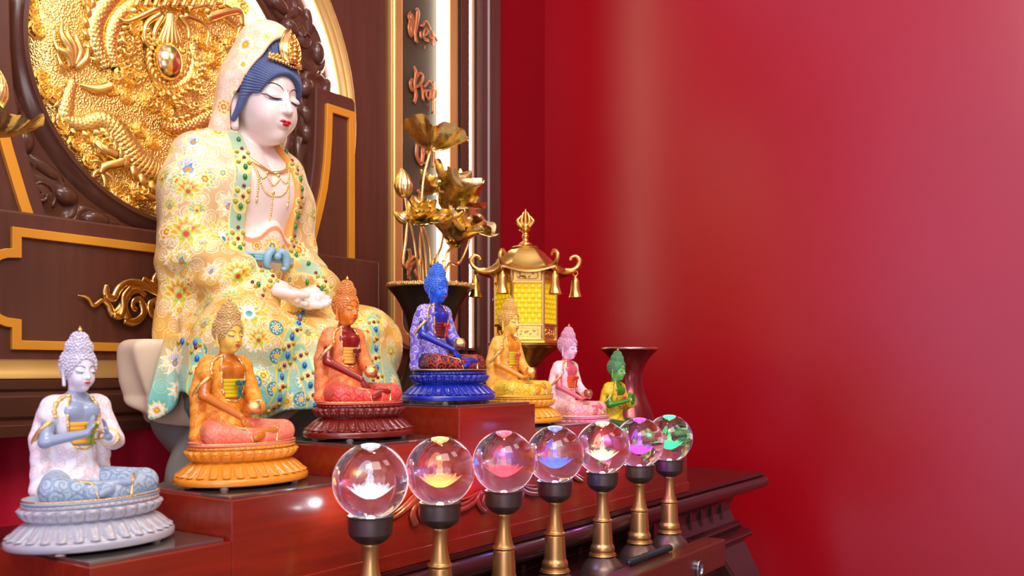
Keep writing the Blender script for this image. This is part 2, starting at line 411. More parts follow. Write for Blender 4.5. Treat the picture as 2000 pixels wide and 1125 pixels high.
# carved clouds on the ring: lobed domes, tail leaves and curls
def dome(mb, cx, cz, rx, rz, h, y, rot=0, lobes=0, n=40, k=9, rim=0.0):
    a = np.arange(n)*2*PI/n; s = np.linspace(1, 0.02, k)
    e = 1+(0.13*np.abs(np.sin(a*lobes/2))-.07 if lobes else 0*a)
    x = np.outer(s, rx*np.cos(a)*e); z = np.outer(s, rz*np.sin(a)*e); c, q = math.cos(rot), math.sin(rot)
    hh = h*(np.sqrt(np.maximum(1-s**2.6, 0)))
    if rim: hh = h*np.clip((1-s)*6, 0, 1)*(1-.55*np.clip((1-s-.10)*5, 0, 1)*(1-np.clip((1-s-.5)*3, 0, 1)))
    V = np.stack([cx+x*c-z*q, np.repeat((y-hh)[:, None], n, 1), cz+x*q+z*c], 2).reshape(-1, 3)
    mb.add(V, grid_faces(k, n, False, True)[:, ::-1].copy())
rnd = random.Random(3)
for i in range(18):
    a = math.radians(i*20+6+rnd.uniform(-2, 2)); r = .356; cx, cz = DC[0]+r*math.cos(a), DC[1]+r*math.sin(a); t = a+PI/2; fl = 1 if i % 2 else -1
    def off(dr, dt): return cx+dr*math.cos(a)+dt*math.cos(t), cz+dr*math.sin(a)+dt*math.sin(t)
    m = MB()
    x, z = off(.004*fl, 0); dome(m, x, z, .078, .050, .014, 1.489, t+.18*fl, 6, n=72, k=14, rim=1)
    x, z = off(-.028, .030); dome(m, x, z, .024, .018, .019, 1.486, t+.5*fl, 0, n=32)
    x, z = off(.030*fl, -.030); dome(m, x, z, .027, .017, .017, 1.486, t-.4*fl, 0, n=32)
    x, z = off(-.034, -.022); dome(m, x, z, .040, .012, .010, 1.487, t+.30, 0)
    x, z = off(.036, .036); dome(m, x, z, .032, .012, .009, 1.487, t-.35, 3)
    x0, z0 = off(.004, .004*fl); sp = [(x0+.026*math.cos(t+q*.72*fl)*(1-q/13), 1.481-.0007*q, z0+.026*(1-q/13)*math.sin(t+q*.72*fl)) for q in range(11)]
    addtube(m, sp, .0036, 7, 3)
    m.build('carved_cloud', WOODC, ring)
# spandrel panels at both sides of the disc's foot
cur = [(.290, .235), (.300, .262), (.312, .30), (.326, .345), (.338, .39), (.346, .44), (.351, .50), (.353, .565)]
SCX = 1.038
for sg in (-1, 1):
    q = [(SCX+sg*x, z) for x, z in cur]; xo = SCX+sg*.420
    outer = [(SCX+sg*(x-.034), z) for x, z in [(.27, .20)]+cur]; outer[-1] = (outer[-1][0], .605)
    poly = outer+[(SCX+sg*.428, .605), (SCX+sg*.437, .597), (SCX+sg*.437, .20)]
    if sg < 0: poly = poly[::-1]
    m = MB(); m.add(*prism(poly[::-1], 1.452, 1.50)); sp_ = m.build('side_spandrel', WOOD, screen, smooth=False, bevel=.003)
    lp = [(SCX+sg*.420, .215)]+[(SCX+sg*.28, .215)]+q+[(xo, .565)]
    if sg < 0: lp = lp[::-1]
    m = MB(); m.add(*ribbon_frame(lp, .017, 1.4445, 1.453)); m.build('gold_trim', TRIM, sp_, smooth=False, bevel=.001)
# low plinth panel with a notched gold frame
PL = 1.43
m = MB(); m.add(*box(X0s+.08, 1.53, PL, 1.50, .012, .2455)); pl = m.build('plinth_panel', WOOD, screen, smooth=False, bevel=.004)
xl, zb, zt, nt, rr = CX-.335, .038, .212, .030, .040
half = [(xl, zt), (xl, zt-nt)]+[(xl-.048+.048*math.cos(b), zt-nt-.045+.045*math.sin(b)) for b in np.linspace(PI/2-.3, PI/2, 2)]
def notch(sg):
    x = 1.036+sg*.320; o = sg*.050; zc = (zb+zt)/2; hh = (zt-zb)/2
    p = [(x, zt), (x, zt-.033)]
    for b in np.linspace(0, PI, 15)[1:-1]: p.append((x+o*math.sin(b)**.8, zc+(hh-.033)*math.cos(b)))
    return p+[(x, zb+.033), (x, zb)]
lp = notch(1)+notch(-1)[::-1]
m = MB(); m.add(*ribbon_frame(lp, .0145, PL-.007, PL+.001)); m.build('gold_trim', TRIM, pl, smooth=False, bevel=.001)
m = MB(); m.add(*rect_loft(X0s+.06, 1.55, PL-.004, 1.49, [(0, .016), (.004, .014), (.004, -.004), (.009, -.012), (.009, -.014), (0, -.016)])); m.build('gold_base_moulding', TRIMG, screen, sharp=40)
m = MB(); m.add(*rect_loft(X0s+.05, 1.56, PL-.008, 1.49, [(0, -.013), (.004, -.016), (.004, -.03), (.0, -.034), (.0, -.036), (.006, -.042), (.006, -.072), (.0, -.078), (.012, -.085), (.012, -.103)])); m.build('base_moulding', WOODC, screen, smooth=False, bevel=.0015)
# gold acanthus scroll on the plinth, one at each side of the middle
def scroll(mb, pts, r, Y, flat=.55, sm=8): addtube(mb, [tuple(at(x, y, Y)) for x, y in pts], [q*.00083 for q in r], 10, sm, up=(0, 1, 0), flat=flat)
Z6 = lambda l: [(x/2.2514, 400+y/2.25) for x, y in l]
m = MB(); Y = PL-.008
scroll(m, Z6([(342, 397), (385, 408), (412, 442), (450, 420), (478, 440), (500, 480), (540, 440), (560, 390), (620, 360), (680, 380), (735, 415)]), [.5, 4, 5, 5, 7, 9, 9, 9, 8, 8, 7], Y)
scroll(m, Z6([(470, 352), (468, 395), (500, 408), (525, 365), (570, 340), (630, 345), (690, 375)]), [6, 8, 8, 8, 7, 7, 5], Y-.004)
scroll(m, Z6([(560, 500), (545, 440), (570, 390), (610, 375), (640, 400)]), [9, 8, 7, 6, 5], Y-.006)
scroll(m, Z6([(545, 505), (590, 515), (630, 480), (620, 420), (590, 420), (585, 450), (600, 460)]), [8, 9, 8, 8, 6, 6, 5], Y-.003)
scroll(m, Z6([(500, 485), (530, 490), (545, 450), (545, 400), (575, 360)]), [7, 7, 6, 5, 4], Y-.008)
scroll(m, Z6([(700, 485), (670, 480), (660, 440), (690, 420), (735, 400)]), [8, 9, 9, 8, 7], Y)
scroll(m, Z6([(725, 345), (700, 365), (680, 340), (695, 310), (735, 305)]), [6, 7, 8, 9, 9], Y-.003)
scroll(m, Z6([(625, 325), (650, 340), (680, 370), (720, 400)]), [6, 8, 8, 7], Y-.005)
scroll(m, Z6([(700, 485), (715, 460), (705, 430)]), [7, 7, 5], Y-.007)
sc1 = m.build('gold_scroll_ornament', GOLD, screen)
me2 = sc1.data.copy(); co = np.empty(len(me2.vertices)*3, np.float32); me2.vertices.foreach_get('co', co); co = co.reshape(-1, 3); co[:, 0] *= -1; me2.vertices.foreach_set('co', co.ravel()); me2.flip_normals()
sc2 = bpy.data.objects.new('gold_scroll_ornament', me2); COL.objects.link(sc2); sc2.parent = screen

# couplet board with raised words
cb = thing('couplet_board', 'narrow upright dark board with copper words in a lit gold frame', 'sign board', (1.79, 1.515, .03))
cx0, cx1, cz0, cz1 = 1.652, 1.94, .045, 1.45
m = MB(); m.add(*box(cx0, cx1, 1.503, 1.515, cz0, cz1)); m.build('board', mat('olive_black_board', rgb(72, 60, 44), .5, wood=(14, 14, 1)), cb, smooth=False)
def frame_loop(x0, x1, z0, z1, r): return arc(x0+r, z0+r, r, 180, 270, 8)+arc(x1-r, z0+r, r, 270, 360, 8)+[(x1, z1), (x0, z1)]
m = MB(); m.add(*ribbon_frame(frame_loop(1.656, 1.868, .07, 1.45, .05), .034, 1.484, 1.506)); m.build('gold_frame', TRIMG, cb, smooth=False, bevel=.006, bseg=3)
m = MB(); m.add(*ribbon_frame(frame_loop(1.640, 1.890, .055, 1.45, .06), .010, 1.490, 1.506)); m.build('gold_frame', TRIMG, cb, smooth=False, bevel=.003, bseg=2)
m = MB(); m.add(*box(1.822, 1.850, 1.4870, 1.5035, .10, 1.45)); m.build('light_strip', LEDM, cb, smooth=False)['label'] = 'broad bright strip inside the gold frame'
m = MB(); m.add(*box(1.958, 1.9645, 1.500, 1.5035, .06, 1.45)); m.build('light_strip', LEDM, cb, smooth=False)['label'] = 'thin bright strip outside the gold frame'
m = MB(); m.add(*box(1.914, 1.950, 1.494, 1.515, .05, 1.45)); m.add(*box(1.967, 1.972, 1.49, 1.515, .05, 1.45)); m.build('outer_moulding', WOOD, cb, smooth=False, bevel=.004)
COPPER = mat('copper_letter_paint', rgb(196, 120, 72), .3, .5, var=.08)
def word(strokes, sc_, ox, oy, name):
    m = MB()
    for pts, r in strokes:
        r = r if isinstance(r, (list, tuple)) else [r]*len(pts)
        P = [tuple(at(ox+x/sc_, oy+y/sc_, 1.497)) for x, y in pts]
        if len(P) == 1: p = P[0]; m.add(*sphere(p, (r[0]*.0018/sc_*3.75*.42, .006, r[0]*.0018/sc_*3.75*.42)))
        else: addtube(m, P, [q*.00128*1.25/sc_ for q in r], 10, 6, up=(0, 1, 0), flat=.8 if max(r) < 14 else .55)
    return m.build(name, COPPER, cb)
word([([(232, 92), (218, 120), (228, 160), (220, 205), (232, 262), (246, 230), (252, 160), (245, 105)], [9, 12, 14, 13, 12, 13, 13, 10]), ([(236, 100), (238, 180), (238, 255)], [12, 15, 12]),
      ([(268, 62), (284, 90), (276, 170), (266, 240), (272, 312)], [11, 17, 15, 12, 14]), ([(304, 180), (308, 196)], 9), ([(303, 232), (303, 278)], 9),
      ([(312, 196), (345, 160), (376, 216)], 8), ([(326, 262), (356, 236), (346, 210), (328, 232), (330, 282), (362, 296)], 8), ([(330, 345), (332, 347)], 16),
      ([(388, 228), (396, 280), (390, 328)], 9), ([(372, 280), (404, 264), (430, 302)], 8)], 3.75, 740, 0, 'raised_word')
word([([(256, 484), (270, 540), (262, 620), (270, 700), (258, 752)], [9, 13, 12, 14, 12]), ([(246, 580), (230, 610), (240, 660), (256, 650)], [11, 14, 12, 9]), ([(262, 580), (298, 540), (320, 566), (300, 620), (262, 640)], 10),
      ([(300, 600), (316, 660), (322, 736)], [9, 10, 11]), ([(318, 680), (340, 660), (346, 700)], 8), ([(330, 640), (368, 596), (392, 634)], 8), ([(376, 672), (352, 664), (346, 702), (366, 728), (376, 690), (376, 668), (380, 726)], 8),
      ([(352, 764), (353, 766)], 14), ([(400, 600), (398, 700), (394, 834)], [8, 9, 11]), ([(382, 668), (420, 660), (414, 720), (386, 724)], 8)], 3.75, 740, 0, 'raised_word')
word([([(212, 200), (212, 280), (240, 326), (248, 240), (236, 200)], [12, 14, 13, 13, 10]), ([(322, 236), (322, 300), (318, 356)], 10), ([(270, 250), (286, 300), (262, 336)], 9), ([(276, 345), (277, 347)], 11), ([(240, 330), (252, 260)], 12)], 3.31, 750, 220, 'raised_word')
word([([(190, 540), (176, 580), (184, 650)], [12, 14, 12]), ([(214, 498), (230, 540), (224, 620)], 12), ([(264, 600), (276, 572), (292, 604)], 8), ([(250, 640), (240, 700), (262, 690)], 9)], 3.31, 750, 220, 'raised_word')
word([([(158, 880), (168, 930), (156, 1000), (160, 1080)], [12, 14, 13, 12]), ([(140, 1010), (176, 990), (150, 1056)], 9), ([(166, 990), (214, 960), (228, 990), (200, 1030), (226, 1090)], 10), ([(200, 890), (206, 940)], 9)], 3.31, 750, 220, 'raised_word')

# ------------------------------------------------------------------ gold dragon disc
disc = thing('dragon_disc', 'large round gold relief disc with a coiling dragon, clouds and a pearl behind the statue', 'relief', (DC[0], 1.50, DC[1]))
m = MB(); m.add(*annulus([(.0005, 1.493), (.10, 1.493), (.20, 1.493), (.272, 1.493), (.272, 1.499)], 96)); m.build('hammered_ground', GOLDH, disc)
D1 = lambda l: [tuple(at(x/2.5, y/2.5, 1.49)) for x, y in l]
def scaled(path, rad, rowlen, nsc, name, sq=.62, fins=True):
    """serpent body: half-raised tube covered by overlapping scales, with a ridge of fins"""
    P = smooth_path(np.array([(*p, r) for p, r in zip(path, rad)]), 10)
    seg = np.linalg.norm(np.diff(P[:, :3], axis=0), axis=1); s = np.concatenate([[0], np.cumsum(seg)])
    n = int(s[-1]/.0011); ss = np.linspace(0, s[-1], n); Q = np.stack([np.interp(ss, s, P[:, i]) for i in range(4)], 1)
    T, N, B = frames(Q[:, :3], (0, -1, 0)); k = 56; a = np.linspace(-PI*.62, PI*.62, k)
    A, SS = np.meshgrid(a, ss); v = SS/rowlen; row = np.floor(v); u = A/(2*PI)*nsc+.5*(row % 2); fu = u-np.floor(u)-.5; fv = v-row
    tip = np.clip(1-(np.abs(fu)*2)**2.2, 0, 1)*.55+.35
    disp = np.where(fv < tip, .35+.65*fv/np.maximum(tip, .05), .15+0*fv)
    R = Q[:, 3:4]*(1+.13*disp*np.cos(A*.75))
    V = Q[:, None, :3]+(R*np.cos(A)*sq)[..., None]*N[:, None]+(R*np.sin(A))[..., None]*B[:, None]
    m = MB(); m.add(V.reshape(-1, 3), grid_faces(n, k)); o = m.build(name, GOLDR, disc)
    if fins:
        m = MB(); st = max(int(.017/.0011), 1)
        for i in range(st, n-st, st):
            p = Q[i, :3]+N[i]*Q[i, 3]*.30+B[i]*Q[i, 3]*.86*fins; d = B[i]*fins*.9+T[i]*.5
            L = Q[i, 3]*.85; addtube(m, [p-T[i]*.004, p+d*L*.5+N[i]*.003, p+d*L+T[i]*L*.35], [L*.42, L*.33, .0006], 8, 4, up=(0, -1, 0), flat=.5)
        m.build('back_fin', GOLDR, o)
    return o
k_ = .00085/2.5
scaled(D1([(355, 395), (335, 450), (318, 520), (322, 585), (400, 610), (490, 590), (560, 630), (620, 710), (680, 790), (760, 850), (860, 862), (960, 830), (1060, 760)]), [k_*q for q in (22, 32, 42, 40, 44, 52, 62, 68, 72, 74, 70, 66, 60)], .0075, 17, 'dragon_body', fins=1)
scaled(D1([(520, 330), (470, 230), (462, 130), (500, 40), (580, -40), (700, -80)]), [k_*q for q in (40, 46, 48, 48, 46, 44)], .007, 14, 'dragon_body', fins=-1)
scaled(D1([(560, 330), (540, 240), (548, 150), (590, 70), (660, 20), (740, 0)]), [k_*q for q in (30, 36, 40, 40, 38, 34)], .006, 12, 'dragon_body', fins=1)
scaled(D1([(1090, 540), (1000, 580), (920, 620), (840, 630), (780, 600)]), [k_*q for q in (40, 42, 42, 36, 26)], .007, 13, 'dragon_body', fins=1)
scaled(D1([(1010, 40), (1080, 60), (1150, 110), (1190, 180)]), [k_*q for q in (40, 38, 34, 26)], .006, 11, 'dragon_body', fins=-1)
scaled(D1([(745, 330), (780, 410), (850, 430), (920, 390), (950, 300), (940, 220)]), [k_*q for q in (30, 34, 36, 36, 36, 30)], .006, 10, 'dragon_body', fins=-1)
def flames(name, pts_list, parent=disc):
    m = MB()
    for pts, r in pts_list: addtube(m, [(x, y-.004-.004*math.sin(i), z) for i, (x, y, z) in enumerate(D1(pts))], [k_*q for q in r], 8, 6, up=(0, -1, 0), flat=.6)
    return m.build(name, GOLDR, parent)
flames('tail_flame', [([(345, 330), (320, 270), (270, 240), (248, 170)], [20, 22, 16, 1]), ([(340, 320), (330, 240), (290, 170), (298, 85)], [20, 24, 18, 1]), ([(350, 320), (355, 240), (320, 170), (325, 120)], [18, 20, 14, 1]),
                      ([(360, 325), (385, 260), (362, 190), (358, 150)], [18, 20, 14, 1]), ([(365, 335), (410, 290), (420, 220)], [18, 20, 1]), ([(330, 340), (290, 320), (265, 260)], [16, 18, 1])])
flames('claw_leg', [([(640, 760), (570, 800), (505, 815), (485, 850)], [34, 30, 24, 18]), ([(490, 830), (450, 850), (440, 900)], [12, 10, 2]), ([(490, 840), (500, 890), (495, 935)], [13, 11, 2]), ([(495, 835), (535, 870), (545, 915)], [12, 10, 2]), ([(500, 820), (470, 790), (425, 790)], [12, 10, 2]),
                    ([(460, 690), (500, 730), (560, 760)], [20, 30, 34]), ([(540, 700), (570, 740), (590, 780)], [14, 16, 16])])
flames('claw_leg', [([(1000, 90), (1100, 60), (1160, 60), (1180, 130)], [30, 28, 24, 18]), ([(1175, 120), (1150, 170), (1140, 215)], [11, 10, 2]), ([(1180, 125), (1190, 180), (1170, 230)], [11, 10, 2]), ([(1180, 120), (1220, 150), (1230, 190)], [11, 10, 2])])
p = at(820/2.5, 300/2.5, 1.475)
m = MB(); m.add(*sphere(p, (.0285, .022, .0345), 40, 28)); pearl = m.build('pearl', mat('mirror_gold', (1, .72, .28), .16, 1), disc)
m = MB()
for i, (dx, q) in enumerate(((-70, 8), (-45, 10), (-20, 12), (5, 12), (30, 10), (52, 8))): addtube(m, [(x, y-.012, z) for x, y, z in D1([(815+dx, 225), (815+dx*.62, 165), (815+dx*.3, 115), (815+dx*.22, 70)])], [k_*q, k_*q*1.3, k_*q*1.2, k_*q], 8, 5, up=(0, -1, 0))
for i in range(22):
    a = i/22*2*PI; addtube(m, [(p.x+.030*math.cos(a+j*.12)*(1+j*.10), p.y+.010, p.z+.036*math.sin(a+j*.12)*(1+j*.10)) for j in range(4)], [.006, .006, .004, .0008], 6, 3)
m.build('pearl_flame', GOLDR, disc)
# dragon head and mane round the pearl: curls, brows, horns, beard
m = MB()
for x, y, r in ((760, 40, 46), (850, 20, 52), (930, 40, 42), (700, 30, 40), (640, 60, 36), (1000, 60, 34), (800, -20, 50), (900, -40, 50)): m.add(*sphere(D1([(x, y)])[0], (k_*r, .016, k_*r*.8), 24, 14))
for s in range(9):
    x = 640+s*46; addtube(m, [(q[0], q[1]-.012, q[2]) for q in D1([(x, 40), (x+20, 0), (x+60, -10), (x+66, 30), (x+40, 40)])], [k_*q for q in (16, 15, 13, 10, 5)], 8, 5)
for pts in ([(770, 70), (700, 120), (690, 190), (720, 250)], [(880, 80), (960, 110), (1000, 160), (990, 230)], [(780, 80), (740, 150), (735, 220)], [(860, 80), (900, 140), (905, 200)], [(760, 40), (660, 90), (600, 110), (560, 90)], [(900, 50), (1000, 30), (1080, 30), (1150, 70)]):
    addtube(m, [(q[0], q[1]-.010, q[2]) for q in D1(pts)], [k_*q for q in (18, 16, 12, 4)[:len(pts)]], 8, 6)
for i in range(60):
    a = rnd.uniform(0, 2*PI); r = rnd.uniform(.047, .082); cx, cz = p.x+r*math.cos(a)*1.05, p.z+r*math.sin(a)*.95-.012
    if cz > p.z+.05: continue
    q0 = rnd.uniform(.006, .0095); addtube(m, [(cx+q0*(1-j/9)*math.cos(j*.9+a), 1.484-.0011*j, cz+q0*(1-j/9)*math.sin(j*.9+a)) for j in range(9)], [.0034]*7+[.0042, .003], 7, 3)
m.build('dragon_head_mane', GOLDR, disc)
def cloud(x, y, R, turn=1, lob=9, tail=None):
    c = D1([(x, y)])[0]; n, k = 72, 26; a = np.arange(n)*2*PI/n; s = np.linspace(0.01, 1, k); A, S = np.meshgrid(a, s)
    e = 1+.10*np.abs(np.sin(A*lob/2)); ph = S*2.6-turn*A/(2*PI)
    h = R*(.62*np.sqrt(np.maximum(1-S**3, 0))*(.72+.28*np.cos(2*PI*ph))+.30*np.exp(-(S/.16)**2))
    V = np.stack([c[0]+R*S*e*np.cos(A), 1.4925-h, c[2]+R*S*e*np.sin(A)*.95], 2).reshape(-1, 3)
    m = MB(); m.add(V, grid_faces(k, n, False, True))
    if tail: addtube(m, [(q[0], q[1]-.002, q[2]) for q in D1(tail)], [R*.55, R*.5, R*.35, .0008][:len(tail)], 8, 6, up=(0, -1, 0), flat=.6)
    return m.build('cloud', GOLDR, disc)
for x, y, R, t in ((178, 145, .016, 1), (160, 70, .013, -1), (615, 368, .024, 1), (548, 420, .018, -1), (655, 138, .022, 1), (1040, 215, .021, -1), (1055, 290, .020, 1), (985, 200, .014, 1), (1130, 220, .016, -1), (210, 442, .019, 1), (278, 472, .017, -1), (205, 390, .017, 1), (372, 705, .017, 1), (430, 660, .014, -1), (520, 715, .026, 1), (692, 632, .016, -1), (752, 690, .016, 1), (870, 608, .018, -1), (940, 400, .016, 1), (1000, 345, .017, -1), (580, 965, .020, 1), (640, 1010, .015, -1), (795, 1025, .018, 1), (690, 925, .022, -1), (780, 920, .017, 1), (625, 470, .015, 1), (440, 790, .014, -1), (850, 470, .02, 1), (760, 500, .02, -1), (810, 540, .016, 1), (960, 640, .018, 1), (440, 10, .016, 1), (150, 20, .015, 1), (1100, 400, .016, 1), (1180, 40, .018, 1), (300, 610, .019, -1)):
    tail = [(x, y), (x-60, y+16), (x-110, y+10), (x-170, y-10)] if (x, y) in ((548, 420),) else ([(x, y), (x+50, y+40), (x+100, y+30)] if (x, y) in ((520, 715), (690, 925)) else None)
    cloud(x, y, R, t, tail=tail)

# ------------------------------------------------------------------ altar table with its pulled-out drawer
TZ = -.238
table = thing('altar_table', 'long dark mahogany altar table with rounded edge and pulled-out drawer', 'table', (1.03, 1.1, H_FLOOR))
tx0, tx1, ty0, ty1 = -.02, 2.077, .728, 1.42
m = MB(); m.add(*rect_loft(tx0, tx1, ty0, ty1, [(0, TZ), (0, TZ-.006), (-.003, TZ-.007)])); m.build('table_top', MAHOG, table, smooth=False)
pr = [(-.02, TZ-.0065), (-.004, TZ-.0065)]+[(-.006+.0135*math.cos(b), TZ-.0215+.0145*math.sin(b)) for b in np.linspace(PI*.42, -PI*.5, 10)]+[(-.018, TZ-.037), (-.020, TZ-.043), (-.03, TZ-.047), (-.045, TZ-.050), (-.054, TZ-.058), (-.058, TZ-.07)]
m = MB(); m.add(*rect_loft(tx0, tx1, ty0, ty1, pr, cap=False)); m.build('edge_moulding', MAHOG, table, sharp=40)
m = MB(); m.add(*rect_loft(tx0, tx1, ty0, ty1, [(-.06, TZ-.06), (-.06, TZ-.085), (-.056, TZ-.098), (-.05, TZ-.112)], cap=False))
for i in range(34):
    x = tx0+.09+i*.057; m.add(*box(x, x+.010, ty0+.055, ty0+.062, TZ-.112, TZ-.062))
m.build('waist', MAHOG, table, smooth=False)
m = MB(); m.add(*rect_loft(tx0, tx1, ty0, ty1, [(-.05, TZ-.110), (-.042, TZ-.113), (-.038, TZ-.118), (-.042, TZ-.124), (-.036, TZ-.126), (-.024, TZ-.132), (-.020, TZ-.140), (-.024, TZ-.147), (-.034, TZ-.15), (-.034, TZ-.158)], cap=False)); m.build('bead_moulding', MAHOG, table, sharp=50)
m = MB(); m.add(*rect_loft(tx0, tx1, ty0, ty1, [(-.05, TZ-.15), (-.05, TZ-.24)])); m.build('apron', MAHOG, table, smooth=False)
# cabriole legs: the knee bulges outward at the corner
for sx, sy in ((1, -1), (-1, -1), (1, 1), (-1, 1)):
    m = MB(); zs = np.linspace(TZ-.155, H_FLOOR, 26); rows = []
    for z in zs:
        t = (TZ-.155-z)/(TZ-.155-H_FLOOR); o = .055*math.sin(min(t/.42, 1)*PI*.5)-.11*max(t-.42, 0)**1.2+.13*max(t-.86, 0)
        w = .16*(1-.62*min(t/.75, 1))+.05*max(t-.82, 0)
        xo = (tx1 if sx > 0 else tx0)+sx*(o-.035); yo = (ty0 if sy < 0 else ty1)+sy*(o-.035)
        rows.append([(xo, yo, z), (xo-sx*w, yo, z), (xo-sx*w, yo-sy*w, z), (xo, yo-sy*w, z)])
    V = np.array(rows).reshape(-1, 3); F = grid_faces(26, 4, False, True)
    if sx*sy < 0: F = F[:, ::-1].copy()
    m.add(V, F); lg = m.build('leg', MAHOG, table, smooth=False, bevel=.006)
# drawer
dx0, dx1 = .50, 1.516
m = MB(); m.add(*box(dx0, dx1, .600, .640, -.341, -.2945)); dr = m.build('drawer', mat('drawer_wood', rgb(86, 38, 27), .30, coat=.3, wood=(1, 14, 14), var=.18, vscale=9), table, smooth=False, bevel=.003)
m = MB(); m.add(*box(dx0+.01, dx1-.008, .638, 1.0, -.318, -.310)); m.add(*box(dx1-.02, dx1-.008, .638, 1.0, -.318, -.302)); m.add(*box(dx0+.01, dx0+.022, .638, 1.0, -.318, -.302)); m.build('drawer_box', MAHOG, dr, smooth=False)
for px in (.80, 1.395):
    m = MB(); c = Vector((px, .598, -.325)); V, F = lathe(sprof([(.003, -.001), (.0065, .0005), (.0085, .004), (.0115, .004), (.0125, .0015), (.0125, -.003)], 4), 32); V = V[:, [0, 2, 1]]*np.array((1, -1, 1.25))+np.array(c); m.add(V, F)
    m.build('finger_pull', mat('dark_steel', (.25, .25, .27), .2, 1), dr)

# ------------------------------------------------------------------ stepped platform
plat = thing('stepped_platform', 'red rosewood seven step platform rising to the middle, carrying the small statues', 'platform', (1.03, .82, TZ))
PX = 1.03; SW = .1806; SZ = [-.169, -.129, -.09, -.05, -.09, -.129, -.169]; PY0, PY1 = .737, .905
SX = [PX+(i-3)*.184 for i in range(7)]
edges = [PX+(i-3.5)*SW for i in range(8)]; edges[0] = .432
PLATE = mat('dark_mirror_glass', (.42, .38, .34), .06, .9, var=.02)
for i in range(7):
    m = MB(); m.add(*box(edges[i], edges[i+1], PY0, PY1, TZ+.0015 if i != 3 else TZ+.0015, SZ[i])); st = m.build('step', ROSE, plat, smooth=False, bevel=.0012)
    m = MB(); m.add(*box(edges[i]+.004, edges[i+1]-.004, PY0+.008, PY1-.004, SZ[i], SZ[i]+.003)); m.build('glass_plate', PLATE, st, smooth=False, bevel=.0004)
m = MB(); m.add(*box(edges[0]-.0005, edges[7]+.0005, PY0-.004, PY0+.004, TZ+.0003, TZ+.019)); m.build('base_strip', ROSE, plat, smooth=False, bevel=.001)
CARV = mat('carved_rosewood', rgb(120, 52, 38), .24, coat=.5, var=.1)
Z7 = lambda l: [(640+x/3.262, 780+y/3.262) for x, y in l]
def carv(strokes, flip=False):
    m = MB()
    for pts, r in strokes:
        P = np.array([tuple(at(x, y, PY0-.003)) for x, y in Z7(pts)])
        if flip: P[:, 0] = 2*PX-P[:, 0]
        addtube(m, P, [q*.00022 for q in r], 8, 8, up=(0, 1, 0), flat=.6)
    return m
strokes = [([(405, 765), (470, 720), (540, 655), (600, 600), (660, 570)], [8, 18, 24, 20, 8]), ([(400, 740), (470, 690), (540, 620), (600, 575)], [4, 10, 12, 6]), ([(560, 800), (540, 740), (560, 680), (620, 640)], [26, 24, 20, 8]), ([(640, 800), (600, 760), (590, 700), (620, 650)], [6, 18, 16, 8]),
           ([(620, 650), (700, 700), (790, 710), (860, 700), (930, 660), (985, 590)], [8, 16, 20, 20, 18, 6]), ([(700, 660), (800, 675), (880, 660), (960, 600)], [6, 12, 12, 5]), ([(850, 640), (910, 620), (980, 580)], [5, 10, 4]), ([(975, 590), (955, 650), (1000, 715), (1030, 680)], [10, 18, 16, 6]), ([(1000, 610), (990, 660), (1010, 700)], [8, 14, 6])]
carv(strokes).build('carved_ornament', CARV, plat); carv(strokes, True).build('carved_ornament', CARV, plat)
# ------------------------------------------------------------------ shared head sculpt (head units: chin -0.63, hairline 0.38, face towards -y)
def fx(q): 
    a = q.copy(); a[:, 0] = np.abs(a[:, 0]); return a
def head_sdf(q, neck=True, ears=True):
    a = fx(q)
    d = smin(ell(q, (0, .06, .12), (.41, .50, .50)), ell(q, (0, -.10, -.16), (.335, .395, .465)), .12)
    d = smin(d, ell(q, (0, -.29, -.500), (.115, .14, .115)), .16)
    d = smin(d, ell(a, (.145, -.30, -.25), (.145, .15, .16)), .14)
    d = smax(d, -ell(a, (.175, -.565, .035), (.15, .12, .055)), .09)
    d = smin(d, ell(a, (.175, -.385, -.012), (.115, .078, .058)), .035)
    d = smin(d, chain(q, [(0, -.455, .05, .022), (0, -.53, -.12, .040), (0, -.548, -.175, .052)]), .05)
    d = smin(d, ell(a, (.055, -.485, -.188), (.042, .045, .036)), .03)
    d = smin(d, ell(q, (0, -.465, -.335), (.10, .05, .065)), .06)
    if ears: d = smin(d, chain(a, [(.40, .06, .10, .045), (.435, .09, .0, .06), (.42, .07, -.22, .05), (.40, .05, -.46, .052)]), .05)
    if neck: d = smin(d, cone(q, (0, .06, -.35), (0, .12, -1.0), .25, .235), .10)
    return d
def lips_sdf(q):
    a = fx(q)
    up = smin(ell(a, (.038, -.498, -.318), (.050, .035, .024)), ell(a, (.085, -.470, -.326), (.038, .03, .012)), .02)
    lo = smin(ell(q, (0, -.497, -.356), (.062, .034, .026)), ell(a, (.07, -.475, -.338), (.04, .03, .012)), .02)
    return np.minimum(up, lo)
def face_lines(f, pts, n=7):
    """run a (x, z) line over the face"""
    P = smooth_path(np.asarray(pts, float), n); y = march(f, P[:, 0], P[:, 1], -.85, .2, 420)
    return np.stack([P[:, 0], y, P[:, 1]], 1)
BROW = [(.05, .085), (.11, .135), (.20, .155), (.29, .115), (.325, .075)]
LID = [(.075, -.028), (.13, -.040), (.19, -.046), (.25, -.036), (.30, -.005)]

